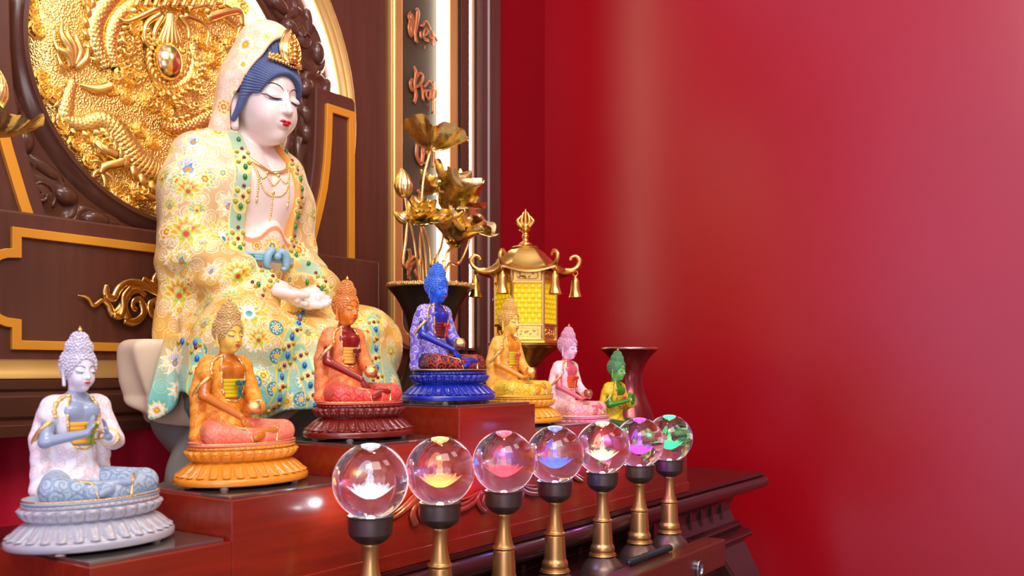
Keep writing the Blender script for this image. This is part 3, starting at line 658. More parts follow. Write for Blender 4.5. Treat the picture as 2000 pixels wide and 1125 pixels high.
# ------------------------------------------------------------------ the large seated statue
SX0, SY0 = 1.03, 1.25
gs = thing('seated_goddess_statue', 'large white faced seated statue in a yellow flowered robe and hood before the gold disc', 'statue', (SX0, SY0, TZ))
OFF = np.array((0, 0, -TZ))
def sculpt(name, f, lo, hi, h, mt, parent, cols=None, slack=1.0):
    V, F = mesh_sdf(f, lo, hi, h, slack); c = cols(V) if cols is not None else None
    base = OFF if parent is gs else OFF-np.array(parent.location)
    me = make_mesh(name, V+(OFF if parent is gs else OFF), [F], cols=c); me.materials.append(mt)
    o = bpy.data.objects.new(name, me); COL.objects.link(o); o.parent = parent
    return o, V
HS = .122; HC = np.array((0, -.022, .4600)); tl = math.radians(9)
def toh(P):
    q = (P-HC.astype(np.float32))/HS; y = q[:, 1]*math.cos(tl)+q[:, 2]*math.sin(tl); z = -q[:, 1]*math.sin(tl)+q[:, 2]*math.cos(tl)
    return np.stack([q[:, 0], y, z], 1).astype(np.float32)
def fromh(q):
    q = np.asarray(q, float).reshape(-1, 3); y = q[:, 1]*math.cos(tl)-q[:, 2]*math.sin(tl); z = q[:, 1]*math.sin(tl)+q[:, 2]*math.cos(tl)
    return np.stack([q[:, 0], y, z], 1)*HS+HC
def chest_f(P):
    a = fx(P); c = ell(P, (0, .04, .285), (.086, .078, .125)); c = smin(c, chain(a, [(.03, .035, .365, .03), (.085, .04, .345, .034)]), .04)
    return smin(c, ell(a, (.034, -.010, .312), (.038, .03, .04)), .04)
def body_f(P):
    q = toh(P); d = head_sdf(q, neck=False)*HS; a = fx(P)
    d = smin(d, cone(P, (0, .012, .42), (0, .028, .33), .028, .034), .009)
    c = chest_f(P)
    d = smin(d, c, .02)
    d = smin(d, chain(a, [(.085, .04, .345, .034), (.108, .03, .21, .03), (.075, -.07, .13, .022)]), .02)
    hr = hand(P, (-.058, -.098, .138), (1, -.30, -.42), (.3, -.75, 1), .056, curl=.45, thumb=-1, spread=.0)
    hl = hand(P, (.058, -.094, .134), (-1, -.30, -.42), (-.3, -.75, 1), .052, curl=.45, thumb=1, spread=.0)
    return smin(d, smin(hr, hl, .004), .008)
SKIN = mat('white_porcelain_skin', rgb(242, 226, 214), .24, spec=.5, coat=.25, sss=.12, sss_r=.02, var=.01)
body, _ = sculpt('body', body_f, (-.22, -.18, .07), (.22, .14, .55), .0014, SKIN, gs)
GF = lambda q: head_sdf(q, neck=False)
HAIRB = mat('slate_blue_hair', rgb(80, 97, 138), .42, var=.06)
INK = mat('dark_paint_line', (.015, .013, .014), .4, var=0); LIPR = mat('red_lip_paint', rgb(200, 30, 36), .3, var=.02); EYEW = mat('painted_eye', rgb(96, 120, 170), .35, var=0)
def hair_f(P):
    q = toh(P); a = fx(q)
    d = ell(q, (0, .05, .14), (.485, .575, .53))
    d = smax(d, -ell(q, (0, -.62, -.20), (.405, .62, .520)), .05); d = smax(d, -.02-q[:, 2], .05)
    d = smin(d, chain(a, [(.40, -.14, .16, .085), (.425, -.12, -.02, .066), (.44, -.06, -.22, .05), (.46, .02, -.38, .035)]), .05)
    d = smin(d, ell(q, (0, -.06, .60), (.25, .27, .30)), .08)
    an = np.arctan2(q[:, 0], q[:, 2]-.05+.0*q[:, 1]); return (d+.007*np.sin(an*74+3*q[:, 1])*np.clip((q[:, 2]+.15)*6, 0, 1))*HS
sculpt('hair', hair_f, (-.085, -.11, .40), (.085, .075, .60), .00095, HAIRB, gs)
for sgn in (-1, 1):
    for nm, ln, r, mt in (('eyebrow', BROW, .0085, INK), ('eye_line', LID, .013, INK)):
        L = face_lines(GF, [(sgn*x, z) for x, z in ln]); m = MB(); rr = [r*HS*(.35+.65*math.sin(PI*(.12+.8*i/(len(L)-1)))) for i in range(len(L))]
        addtube(m, fromh(L)+np.array((SX0, SY0, 0)), rr, 6, 1, up=(0, -1, 0), flat=.6); m.build(nm, mt, gs)
    L = face_lines(GF, [(sgn*x, z-.020) for x, z in LID[:-1]]); m = MB(); addtube(m, fromh(L)+np.array((SX0, SY0, 0)), [.010*HS]*len(L), 6, 1, up=(0, -1, 0), flat=.5); m.build('eye', EYEW, gs)
def lipf(P): return lips_sdf(toh(P))*HS
sculpt('lips', lipf, (-.03, -.11, .395), (.03, -.05, .435), .0006, LIPR, gs)
b_ = fromh(face_lines(GF, [(0, .10), (0, .101)])[:1])[0]; m = MB(); m.add(*sphere(b_+np.array((SX0, SY0, 0)), .0017)); m.build('forehead_dot', GOLD, gs)

# robe ------------------------------------------------------------
def wopen(z): return np.interp(z, [.12, .16, .22, .30, .345, .375, .41], [.043, .046, .048, .050, .046, .040, .034])
def robe_f(P):
    x, y, z = P[:, 0], P[:, 1], P[:, 2]; a = fx(P)
    t = ell(P, (0, .045, .22), (.105, .085, .20))
    t = smin(t, chain(a, [(.038, .028, .382, .028), (.086, .04, .348, .046), (.098, .035, .29, .047)]), .035)
    slv = chain(a, [(.098, .035, .29, .047), (.103, .030, .19, .046), (.088, -.045, .140, .042), (.058, -.078, .130, .033)], .03)
    drape = chain(a, [(.098, .045, .30, .046), (.101, .05, .18, .046), (.100, .048, .05, .050)])
    fold = .005*np.sin(np.arctan2(y-.02, a[:, 0]-.06)*9+z*14)*np.clip((.33-z)*8, 0, 1)+.0025*np.sin(a[:, 0]*170+z*60)*np.clip((.24-z)*10, 0, 1)
    slv = slv+.0035*np.sin(z*130+a[:, 0]*90)*np.clip((.26-z)*12, 0, 1)
    t = smin(smin(t, slv, .025), drape+fold, .025)
    t = smin(t, chest_f(P)-.008, .015)
    P2 = P-np.array((.018, 0, 0), np.float32); a2 = fx(P2); x2 = P2[:, 0]
    th = chain(a2, [(.07, .0, .075, .066), (.130, -.112, .050, .056), (.125, -.124, -.03, .05)], .03)
    lap = smin(th, ell(P2, (0, -.055, .055), (.18, .120, .040)), .04)
    lap = lap+.0052*np.sin(x2*46+y*70+2.2*np.sin(z*40))*np.clip((.12-z)*12, 0, 1)
    d = smin(t, lap, .026)
    ph = np.arctan2(y/.18, x2/.205); rr = np.sqrt((x2/.205)**2+(y/.18)**2); k = np.clip((.055-z)/.10, 0, 1)
    f = .018*np.sin(ph*12+1.9*np.sin(ph*4))*k**.8; sh = np.abs((rr-1)*.17-.005-f-.021*k)-.0042
    hem = -.066+.022*np.sin(ph*6.5+.6)+.012*np.sin(ph*11)
    sh = smax(smax(sh, hem-z, .006), z-.058, .012)
    phd = np.degrees(ph); cut = np.maximum(-(phd+172), phd+4)*.003; cut = np.where(phd > 90, .2, cut); sh = smax(sh, cut, .006)
    d = smin(d, sh, .022)
    # opening down the chest
    op = np.maximum(np.maximum(np.abs(x)-wopen(z), y-.012), np.maximum(.132-z, z-.45)); d = smax(d, -op, .006)
    nk = ell(P, (0, -.01, .415), (.044, .06, .055)); d = smax(d, -nk, .006)
    # raised border along the opening
    bd = np.abs(np.abs(x)-wopen(z)-.0125)-.0105; near = (bd < 0) & (y < .0) & (z > .13) & (z < .40)
    return d-np.where(near, .0015, 0)
RH = .0012
rv, rf = mesh_sdf(robe_f, (-.25, -.225, -.12), (.27, .155, .42), RH, 1.25)
WV = rv+np.array((SX0, SY0, 0)); rpx, rpy, rdp = project(WV)
def pick(px, py, r=5):
    k = np.where((np.abs(rpx-px) < r) & (np.abs(rpy-py) < r))[0]
    if not len(k): return pick(px, py, r*2) if r < 60 else 0
    return k[np.argmin(rdp[k])]
# vertex normals
fn = np.cross(rv[rf[:, 2]]-rv[rf[:, 0]], rv[rf[:, 3]]-rv[rf[:, 1]]); vn = np.zeros_like(rv)
for j in range(4): np.add.at(vn, rf[:, j], fn)
vn /= np.linalg.norm(vn, axis=1)[:, None]+1e-12
def S(*c): return lin(np.array(c)/255.)
X, Y_, Z = rv[:, 0], rv[:, 1], rv[:, 2]
t1 = np.clip((.36-Z)/.16, 0, 1)[:, None]; t2 = np.clip((.20-Z)/.10, 0, 1)[:, None]; t3 = np.clip((.055-Z)/.09, 0, 1)[:, None]
RC = S(226, 196, 152)*(1-t1)+S(208, 172, 100)*t1
RC = RC*(1-t2)+S(232, 180, 78)*t2
RC = RC*(1-t3)+S(120, 196, 176)*t3
RC = RC.copy()
def mix(mask, col, a=1.0):
    mk = (np.asarray(mask, float)*a)[:, None]; return mk, np.asarray(col)
def local(i, R):
    d = rv-rv[i]; k = np.where((d*d).sum(1) < R*R)[0]; d = d[k]; n = vn[i]
    ok = vn[k] @ n > .1; k = k[ok]; d = d[ok]
    e2 = np.array((0, 0, 1.))-n*n[2]
    if np.linalg.norm(e2) < .2: e2 = np.array((0, 1., 0))-n*n[1]
    e2 /= np.linalg.norm(e2); e1 = np.cross(e2, n); a, b = d @ e1, d @ e2
    r = np.sqrt((d*d).sum(1))/R; return k, r, np.arctan2(a, b)
def put(k, mask, col, al=1.0):
    w = (np.clip(mask, 0, 1)*al)[:, None]; RC[k] = RC[k]*(1-w)+np.asarray(col)*w
st_ = lambda e, x, w=.06: np.clip((e-x)/w+.5, 0, 1)
CREAM, YEL, ORA, LIME, TEAL, BLUE, WHT, RED, PEACH = S(255, 244, 200), S(248, 214, 60), S(240, 150, 40), S(176, 200, 60), S(60, 150, 150), S(70, 140, 190), S(255, 250, 236), S(206, 66, 40), S(246, 190, 120)
PAL = [(YEL, ORA, LIME, RED), (LIME, YEL, TEAL, ORA), (ORA, YEL, WHT, TEAL), (YEL, WHT, BLUE, ORA), (WHT, YEL, TEAL, ORA), (TEAL, LIME, YEL, RED)]
def flower(i, R, pal, n=10, rot=0.0):
    k, r, a = local(i, R); c = PAL[pal % len(PAL)]; a = a+rot
    def ring(rad, n_, sharp, col, line, off=0.0):
        e = rad*(1-sharp*np.abs(np.sin((a+off)*n_/2))**.8) if sharp > 0 else rad*(1+sharp+(-sharp)*np.abs(np.sin((a+off)*n_/2)))
        put(k, st_(e, r), line); put(k, st_(e-.07, r), col); put(k, st_(e-.10, r)*(np.abs(np.sin((a+off)*n_/2)) < .22), line, .7)
    ring(1.0, n, .34, c[0], CREAM); ring(.70, n-2, -.25, c[1], CREAM, .3); ring(.50, 8, .3, c[2], WHT, .1); ring(.33, 6, -.2, c[3], YEL); put(k, st_(.13, r), YEL)
def swirl(i, R, col=CREAM, al=.85, hand_=1, arms=1):
    k, r, a = local(i, R); ph = 2.3*np.sqrt(r)*2-hand_*a/(2*PI)*arms; f = np.abs((ph % 1)-.5)
    put(k, st_(.17, f, .14)*(r < .97)*(r > .08), col, al); put(k, st_(.12, r), col, al)
def palmette(i, R, pal, up=1):
    k, r, a = local(i, R); c = PAL[pal % len(PAL)]; u, v = r*np.sin(a), r*np.cos(a)*up
    def leafs(n, span, L, w, col, line, cz=0.0, tip=None):
        for j in range(n):
            b = (j/(n-1)-.5)*span if n > 1 else 0; x, y = u, v-cz; p = x*math.sin(b)+y*math.cos(b); q = x*math.cos(b)-y*math.sin(b); t = np.clip(p/L, 0, 1)
            d = np.abs(q)-w*np.sin(PI*t**.8)*(1-.25*t); inn = (p > 0) & (p < L); put(k, np.clip(.02-d, 0, .05)/.05*inn, line, .85); put(k, np.clip(-.015-d, 0, .05)/.05*inn, col)
            if tip is not None: put(k, np.clip(-.05-d, 0, .05)/.05*inn*(t > .45), tip, .8)
    leafs(9, 5.4, .98, .20, c[1] if pal % 2 else LIME, CREAM, 0, YEL); leafs(7, 3.2, .78, .20, c[0], CREAM, -.05, c[1]); leafs(5, 2.0, .56, .16, c[1], c[2], -.08, c[3]); leafs(3, 1.0, .36, .13, c[2], CREAM, -.08)
    d = np.sqrt(u*u+(v+.16)**2); put(k, st_(.20, d), c[2]); put(k, st_(.13, d), c[3])
    for s_ in (-1, 1):
        uu, vv = u-s_*.62, v+.52; rr = np.sqrt(uu*uu+vv*vv)/.36; aa = np.arctan2(uu, vv)*s_; f = np.abs(((1.7*np.sqrt(np.maximum(rr, 1e-6))*2-aa/(2*PI)) % 1)-.5); put(k, np.clip((.15-f)/.1+.5, 0, 1)*(rr < 1), CREAM, .9)
rg = np.random.RandomState(5)
def scatter(rad, count, cond, seeds=60000):
    idx = rg.permutation(np.where(cond)[0])[:seeds]; out = []
    for i in idx:
        if all(((rv[i]-rv[j])**2).sum() > rad*rad for j in out):
            out.append(i)
            if len(out) >= count: break
    return out
front = vn @ np.array((-.66, -.75, .05)) > -.5
for n_, i in enumerate(scatter(.0170, 800, front, 6000)):
    lowz = rv[i, 2] < .04; swirl(i, .0125, S(160, 222, 200) if lowz else (CREAM if rv[i, 2] > .2 or n_ % 3 else S(255, 232, 130)), .8, 1 if n_ % 2 else -1)
for n_, i in enumerate(scatter(.042, 220, front, 6000)):
    low = rv[i, 2] < .05
    if n_ % 2: palmette(i, rg.uniform(.019, .026), n_ if not low else (5, 3, 4)[n_ % 3], 1 if n_ % 4 else -1); continue
    flower(i, rg.uniform(.016, .023), n_ if not low else (5, 3, 4)[n_ % 3], 8+2*(n_ % 3), rg.uniform(0, 1))
# the big painted medallions, where the statue carries them
for px, py, R, pal, n in ((372, 320, .037, 3, 12), (345, 350, .020, 5, 9), (405, 345, .020, 5, 9), (372, 365, .026, 0, 11), (368, 445, .036, 0, 14), (440, 455, .033, 2, 12), (350, 510, .022, 4, 14), (345, 575, .034, 0, 12), (470, 530, .030, 0, 12), (400, 590, .026, 1, 12), (490, 600, .038, 2, 12), (510, 655, .022, 0, 10), (620, 470, .020, 1, 10), (590, 520, .024, 0, 12), (640, 560, .026, 0, 10),
                      (580, 690, .02, 3, 8), (640, 650, .026, 2, 10), (690, 620, .03, 0, 10), (740, 640, .022, 1, 10), (530, 560, .018, 1, 8), (620, 720, .024, 3, 8), (460, 640, .024, 1, 10)):
    (palmette if R > .021 else (lambda i, R, p, u: flower(i, R, p, n)))(pick(px, py), R*1.12, pal, 1)
for px, py in ((386, 680), (385, 740), (500, 745), (497, 800), (545, 700), (545, 640), (540, 760), (583, 776), (640, 760), (610, 790)):
    k, r, a = local(pick(px, py), .0135); put(k, st_(.98, r), YEL); put(k, st_(.9, r), TEAL); e = .72*(.8+.2*np.cos(a*8)); put(k, st_(e, r), WHT); put(k, st_(e-.12, r), S(60, 110, 160)); put(k, st_(.32, r), YEL)
# jewelled borders along the chest opening
def band_pt(sg, z, off):
    x = sg*(wopen(z)+.0128+off); k = np.where((np.abs(X-x) < .0016) & (np.abs(Z-z) < .0016) & (Y_ < .065))[0]
    return k[np.argmin(Y_[k])] if len(k) else None
bdist = np.abs(np.abs(X)-wopen(Z)-.0128); bm = (bdist < .0118) & (Y_ < np.where(Z > .33, .07, .008)) & (Z > .135) & (Z < .395); kk = np.where(bm)[0]
RC[kk] = S(168, 196, 160); e_ = kk[(bdist[kk] > .0102)]; RC[e_] = S(240, 230, 140)
lining = np.where((np.abs(X)-wopen(Z) < np.where(X > 0, .0085, .0035)) & (Y_ < .02) & (Z > .175) & (Z < .40))[0]; RC[lining] = S(244, 176, 84)
JEW = {'r': mat('ruby_glass', (.22, .01, .01), .08, coat=.8, var=.02), 'g': mat('emerald_glass', (.01, .22, .03), .08, coat=.8, var=.02), 'y': mat('amber_glass', (.55, .33, .01), .1, coat=.8, var=.02), 'b': mat('sapphire_glass', (.02, .13, .42), .08, coat=.8, var=.02)}
jewels = []
for sg in (-1, 1):
    for j, z in enumerate(np.arange(.150, .385, .0165)):
        c = j % 4; i = band_pt(sg, z, 0)
        if i is None: continue
        if c in (0, 2): jewels.append((i, 'g' if c else 'r'))
        else: jewels.append((i, 'r' if c == 1 else 'g'))
        if c == 3: k, r, a = local(i, .0125); put(k, st_(.95, r)*(np.abs(r-.5) > .0), S(236, 222, 120)); put(k, st_(.62, r), S(206, 206, 130))
        if c == 0:
            flower(i, .0125, 1, 6)
            for dz in (-.0085, .0085):
                for dx in (-.008, .008):
                    q = band_pt(sg, z+dz, dx)
                    if q is not None: jewels.append((q, 'y')); k, r, a = local(q, .0065); put(k, st_(.98, r), S(244, 238, 150)); put(k, st_(.7, r), S(150, 196, 90))
# jewelled streamers down the skirt and on the lap
def streamer(pxs, wid=.0135):
    P = smooth_path(np.array([rv[pick(*p)] for p in pxs]), 10); d = np.full(len(rv), 9.)
    for p in P: d = np.minimum(d, ((rv-p)**2).sum(1))
    d = np.sqrt(d); RC[d < wid] = S(150, 205, 170); RC[(d > wid-.0022) & (d < wid)] = S(236, 214, 96); return P
stream = [[(590, 600), (578, 650), (566, 700), (556, 750), (540, 800)], [(590, 690), (600, 740), (612, 790), (622, 815)], [(733, 620), (738, 680), (742, 730), (745, 760)], [(378, 668), (382, 710), (378, 755)]]
for s_ in stream:
    P = streamer(s_); L = np.concatenate([[0], np.cumsum(np.linalg.norm(np.diff(P, axis=0), axis=1))]); c = 0
    for dd in np.arange(.006, L[-1], .0165):
        p = np.array([np.interp(dd, L, P[:, q]) for q in range(3)]); i = int(np.argmin(((rv-p)**2).sum(1)))
        if c % 2 == 0: flower(i, .0115, 1, 6)
        jewels.append((i, 'rb'[c % 2]))
        if c % 2 == 0:
            for s1 in (-1, 1):
                q = int(np.argmin(((rv-p-np.array((.0075*s1, -.0075*s1*.7, .004*s1)))**2).sum(1))); jewels.append((q, 'y'))
        c += 1
for px, py, t in ((497, 547, 'r'), (509, 552, 'g'), (503, 555, 'y'), (520, 560, 'y'), (517, 573, 'r'), (596, 548, 'g'), (617, 556, 'r'), (632, 569, 'g'), (637, 578, 'y'), (353, 662, 'b'), (364, 665, 'y'), (378, 666, 'b'), (388, 667, 'y'), (620, 765, 'b'), (640, 812, 'b'), (345, 664, 'y')):
    jewels.append((pick(px, py), t))
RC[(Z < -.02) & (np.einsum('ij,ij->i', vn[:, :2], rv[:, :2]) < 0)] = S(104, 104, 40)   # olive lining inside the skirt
ROBE = mat('painted_robe', (1, 1, 1), .34, spec=.5, coat=.15, vc=True, var=.03)
me = make_mesh('robe', rv+OFF, [rf], cols=np.clip(RC, 0, 1)); me.materials.append(ROBE); robe = bpy.data.objects.new('robe', me); COL.objects.link(robe); robe.parent = gs
jm = {}
for t, r in (('r', .0030), ('g', .0037), ('y', .0032), ('b', .0038)):
    v, f = sphere((0, 0, 0), (r, r, r*(1.4 if t in 'gb' else 1.05)), 12, 8); q = make_mesh('robe_jewel', v, [f]); q.materials.append(JEW[t]); jm[t] = q
seen_j = []
for i, t in jewels:
    if any(((rv[i]-p)**2).sum() < .0042**2 for p in seen_j): continue
    if rdp[i] > 5: continue
    o = bpy.data.objects.new({'r': 'ruby_jewel', 'g': 'emerald_jewel', 'y': 'amber_jewel', 'b': 'sapphire_jewel'}[t], jm[t]); COL.objects.link(o); o.parent = robe; o.location = rv[i]+OFF+vn[i]*.0006; seen_j.append(rv[i])
# hood ------------------------------------------------------------
def hood_f(P):
    q = toh(P); a = fx(q)
    d = smin(ell(q, (0, .12, .16), (.55, .60, .60)), ell(q, (0, .06, .70), (.38, .42, .36)), .22)
    d = smin(d, chain(a, [(.42, .16, .1, .16), (.47, .24, -.45, .14), (.55, .34, -.80, .15)], .1), .12)
    d = smin(d, ell(q, (0, .42, -.35), (.48, .26, .68)), .15)
    d = d+.012*np.sin(a[:, 0]*18+q[:, 2]*5)*np.clip(.2-q[:, 2], 0, 1)
    op = smin(ell(q, (0, -.72, -.20), (.64, 1.03, .91)), ell(q, (0, -.62, .52), (.32, .56, .32)), .1)
    d = smax(d, -op, .035); inner = ell(q, (0, .0, -.1), (.49, .48, .85)); d = smax(d, -inner, .03)
    return d*HS
def hood_c(V):
    q = toh(V.astype(np.float32)); n = np.linalg.norm(q-np.array((0, .1, .2)), axis=1); c = np.tile(S(238, 210, 170), (len(V), 1))
    inner = (ell(q, (0, -.72, -.20), (.64, 1.03, .91)) < .03) | (ell(q, (0, -.62, .52), (.32, .56, .32)) < .03)
    global rv, vn, RC
    sv = (rv, vn, RC); rv = V; RC = c
    vn = (q-np.array((0, .15, .15))); vn[:, 2] *= .3; vn = vn/np.linalg.norm(vn, axis=1)[:, None]
    for n_, i in enumerate(scatter(.013, 420, ~inner, 3500)): swirl(i, .0088, WHT, .85, 1 if n_ % 2 else -1)
    for n_, i in enumerate(scatter(.042, 40, ~inner, 2500)): flower(i, .0145, (3, 0, 4)[n_ % 3], 10)
    flower(int(np.argmin(((V-fromh((-.42, -.02, .62))[0])**2).sum(1))), .024, 3, 12); flower(int(np.argmin(((V-fromh((-.58, .1, -.25))[0])**2).sum(1))), .018, 0, 10)
    RC[inner] = S(246, 200, 160); out = RC; rv, vn, RC = sv; return np.clip(out, 0, 1)
HOODM = mat('painted_hood', (1, 1, 1), .36, coat=.12, vc=True, var=.02)
sculpt('hood', hood_f, (-.11, -.13, .33), (.11, .12, .61), .00115, HOODM, gs, hood_c)
# crown -----------------------------------------------------------
m = MB(); W0 = np.array((SX0, SY0, 0))
def hp(*q): return fromh(q)[0]+W0
n = 26
for s_ in range(2):
    prof = []
for i in range(-7, 8):
    a = i*.105; p = hp(.40*math.sin(a), .03-.52*math.cos(a), .43+.06*abs(a)); m.add(*sphere(p, .0034, 10, 8)); p = hp(.385*math.sin(a), .03-.50*math.cos(a), .49+.06*abs(a)); m.add(*sphere(p, .0028, 10, 8))
for i in range(-4, 5):
    a = i*.17
    sp = [hp(.38*math.sin(a)+.055*(1-j/11)*math.cos(j*.85+i)*math.cos(a), .03-.50*math.cos(a)-.015*j/11, .545-.010*abs(i)+.055*(1-j/11)*math.sin(j*.85+i)) for j in range(11)]; addtube(m, sp, .0019, 6, 3)
leaf = []
for j in range(14):
    t = j/13; w = .165*math.sin(PI*(.20+.80*t))**.8*(1 if t < 1 else 0); leaf.append([(w*s, -.50-.04*math.cos(s*PI/2)+.22*t*t*.6+.03*abs(s)**3, .45+.47*t) for s in np.linspace(-1, 1, 11)])
Vf = np.array([hp(*p) for r in leaf for p in r]); Vb = Vf+np.array((0, .004, 0)); F = grid_faces(14, 11); m.add(Vf, F); m.add(Vb, F[:, ::-1].copy())
for s_ in (-1, 1): addtube(m, [hp(*r[0 if s_ < 0 else -1]) for r in leaf], .0022, 7, 2); addtube(m, [hp(r[5][0]+s_*.6*(r[10][0]-r[5][0]), r[5][1]-.015, r[5][2]*.94+.03) for r in leaf[:-1]], .0014, 6, 2)
for z, r in ((.52, .036), (.57, .044), (.63, .050), (.69, .038), (.75, .032), (.80, .022)): m.add(*sphere(hp(0, -.555+.16*(z-.5), z), (r*HS, r*HS*.8, r*HS*.8), 12, 8))
for s_ in (-1, 1):
    for z, x in ((.51, .07), (.58, .085), (.65, .075), (.72, .05)): m.add(*sphere(hp(s_*x, -.545+.16*(z-.5), z), .0034, 10, 7))
m.build('crown', GOLD, gs)
# necklace --------------------------------------------------------
def chest_y(x, z): return march(lambda P: body_f(P), np.array([x]), np.array([z]), -.12, .1, 260)[0]
PGOLD = mat('pearl_gold', (.98, .74, .30), .25, .8, var=.03)
nk = MB()
def beads(mb, pts, r, step):
    P = smooth_path(np.array(pts), 12); L = np.concatenate([[0], np.cumsum(np.linalg.norm(np.diff(P, axis=0), axis=1))])
    for d in np.arange(0, L[-1], step):
        x, z = [np.interp(d, L, P[:, q]) for q in range(2)]; mb.add(*sphere((SX0+x, SY0+chest_y(x, z)-r*.3, z), r, 8, 6))
neckl = [(-.046, .354), (-.030, .340), (0, .331), (.030, .340), (.046, .354)]
P = smooth_path(np.array(neckl), 6); addtube(nk, [(SX0+x, SY0+chest_y(x, z)-.0008, z) for x, z in P], .0040, 8, 1)
for pts in ([(-.040, .344), (-.026, .318), (-.008, .330)], [(.040, .344), (.026, .318), (.008, .330)], [(-.040, .342), (-.024, .302), (0, .292), (.024, .302), (.040, .342)], [(-.014, .322), (0, .31), (.014, .322)]): beads(nk, pts, .0021, .0039)
beads(nk, [(0, .300), (0, .252)], .0021, .0039); beads(nk, [(-.033, .326), (-.033, .286)], .0020, .0038); beads(nk, [(.033, .326), (.033, .286)], .0020, .0038)
for x, z in ((0, .247), (-.033, .281), (.033, .281)): nk.add(*sphere((SX0+x, SY0+chest_y(x, z)-.001, z), (.0022, .0022, .005), 10, 8))
for x, z in ((-.040, .343), (-.012, .329), (.012, .329), (.040, .343), (0, .298)): nk.add(*sphere((SX0+x, SY0+chest_y(x, z)-.001, z), .0036, 10, 8))
nk.build('necklace', PGOLD, gs)
# bodice with its painted flowers, scalloped edge and knotted sash
def bod_top(x): return .238+.012*np.sin(x*75+1.2)
def bodice_f(P):
    d = ell(P, (0, .04, .255), (.090, .086, .17)); d = smax(d, P[:, 2]-bod_top(P[:, 0]), .004); d = smax(d, .115-P[:, 2], .004); d = smax(d, P[:, 1]-.01, .004); d = smax(d, np.abs(P[:, 0])-.07, .004)
    return d+.0014*np.sin(P[:, 0]*160+P[:, 2]*40)
def bod_c(V):
    c = np.tile(S(250, 226, 200), (len(V), 1)); global rv, vn, RC
    sv = (rv, vn, RC); rv = V; RC = c; vn = np.tile(np.array((0, -1., 0)), (len(V), 1))
    for x, z, R, p in ((.0, .208, .022, 2), (-.030, .206, .014, 0), (.030, .206, .014, 0), (0, .160, .020, 2), (-.028, .157, .014, 0), (.028, .158, .013, 0)):
        flower(int(np.argmin((V[:, 0]-x)**2+(V[:, 2]-z)**2+(V[:, 1]+.05)**2*.2)), R, p, 12)
    out = RC; rv, vn, RC = sv
    b = bod_top(V[:, 0])-V[:, 2]; out[b < .016] = S(240, 160, 104); out[b < .008] = S(255, 240, 222); return np.clip(out, 0, 1)
bod, _ = sculpt('bodice', bodice_f, (-.10, -.07, .10), (.10, .03, .27), .0011, mat('painted_bodice', (1, 1, 1), .35, vc=True, var=.02), gs, bod_c)
SASH = mat('pale_blue_sash', rgb(142, 190, 208), .38, var=.05)
m = MB(); by = lambda x: SY0+.04-.090*math.sqrt(max(1-(x/.093)**2, 0))
for dz in (-.0042, .0, .0042): addtube(m, [(SX0+x, by(x), .187+dz) for x in np.linspace(-.056, .056, 9)], .0032, 8, 3)
kx = SX0-.004; ky = by(0)-.006
m.add(*sphere((kx, ky-.004, .189), (.0075, .006, .0065), 16, 10))
for s_ in (-1, 1): addtube(m, [(kx, ky, .190), (kx+s_*.010, ky-.004, .198), (kx+s_*.019, ky-.003, .189), (kx+s_*.020, ky-.001, .173), (kx+s_*.012, ky-.001, .168)], [.003, .006, .007, .006, .003], 8, 6)
m.build('sash', SASH, gs)
# seat: draped cream cloth over a grey rock
SEATC = mat('cream_seat_cloth', rgb(222, 200, 168), .45, var=.06, vscale=8); ROCK = mat('grey_rock', rgb(136, 134, 120), .55, var=.18, vscale=9)
def seat_f(P):
    x, y, z = P.T; x2 = x-.018; ph = np.arctan2(y/.168, x2/.205); rr = np.sqrt((x2/.205)**2+(y/.168)**2); k = np.clip((.06-z)/.10, 0, 1); dv = np.abs(np.degrees(ph)); dv = np.where(ph > 0, 180-dv, dv-180)
    bump = .046*np.where(dv < 0, np.exp(-(dv/6)**2), np.exp(-(dv/40)**2))
    d = (rr-1)*.17+.006-bump-.009*np.sin(ph*13+.6)*np.clip(k+.2, 0, 1)*np.clip(bump/.015, 0, 1)+.006*k*np.sin(ph*23)*np.clip(bump/.015, 0, 1)+.018*k*k; d = smax(d, z-.047, .02); hem = -.072+.018*np.sin(ph*7+.4)
    return smax(d, hem-z, .016)
sculpt('seat_cloth', seat_f, (-.30, -.20, -.12), (.30, .24, .06), .003, SEATC, gs)
def rock_f(P):
    x, y, z = P.T; t = np.clip((-.06-z)/.18, 0, 1); a = .178-.045*np.sin(PI*t*.9)+.05*t*t; b = a*.72; ph = np.arctan2(y/.72, x)
    d = (np.sqrt((x/a)**2+(y/b)**2)-1)*.12+.012*np.sin(ph*5+z*30)+.006*np.sin(ph*11-z*55); return smax(smax(d, z+.03, .02), TZ+.0005-z, .006)
sculpt('rock_base', rock_f, (-.28, -.19, TZ-.004), (.28, .19, 0), .0035, ROCK, gs)
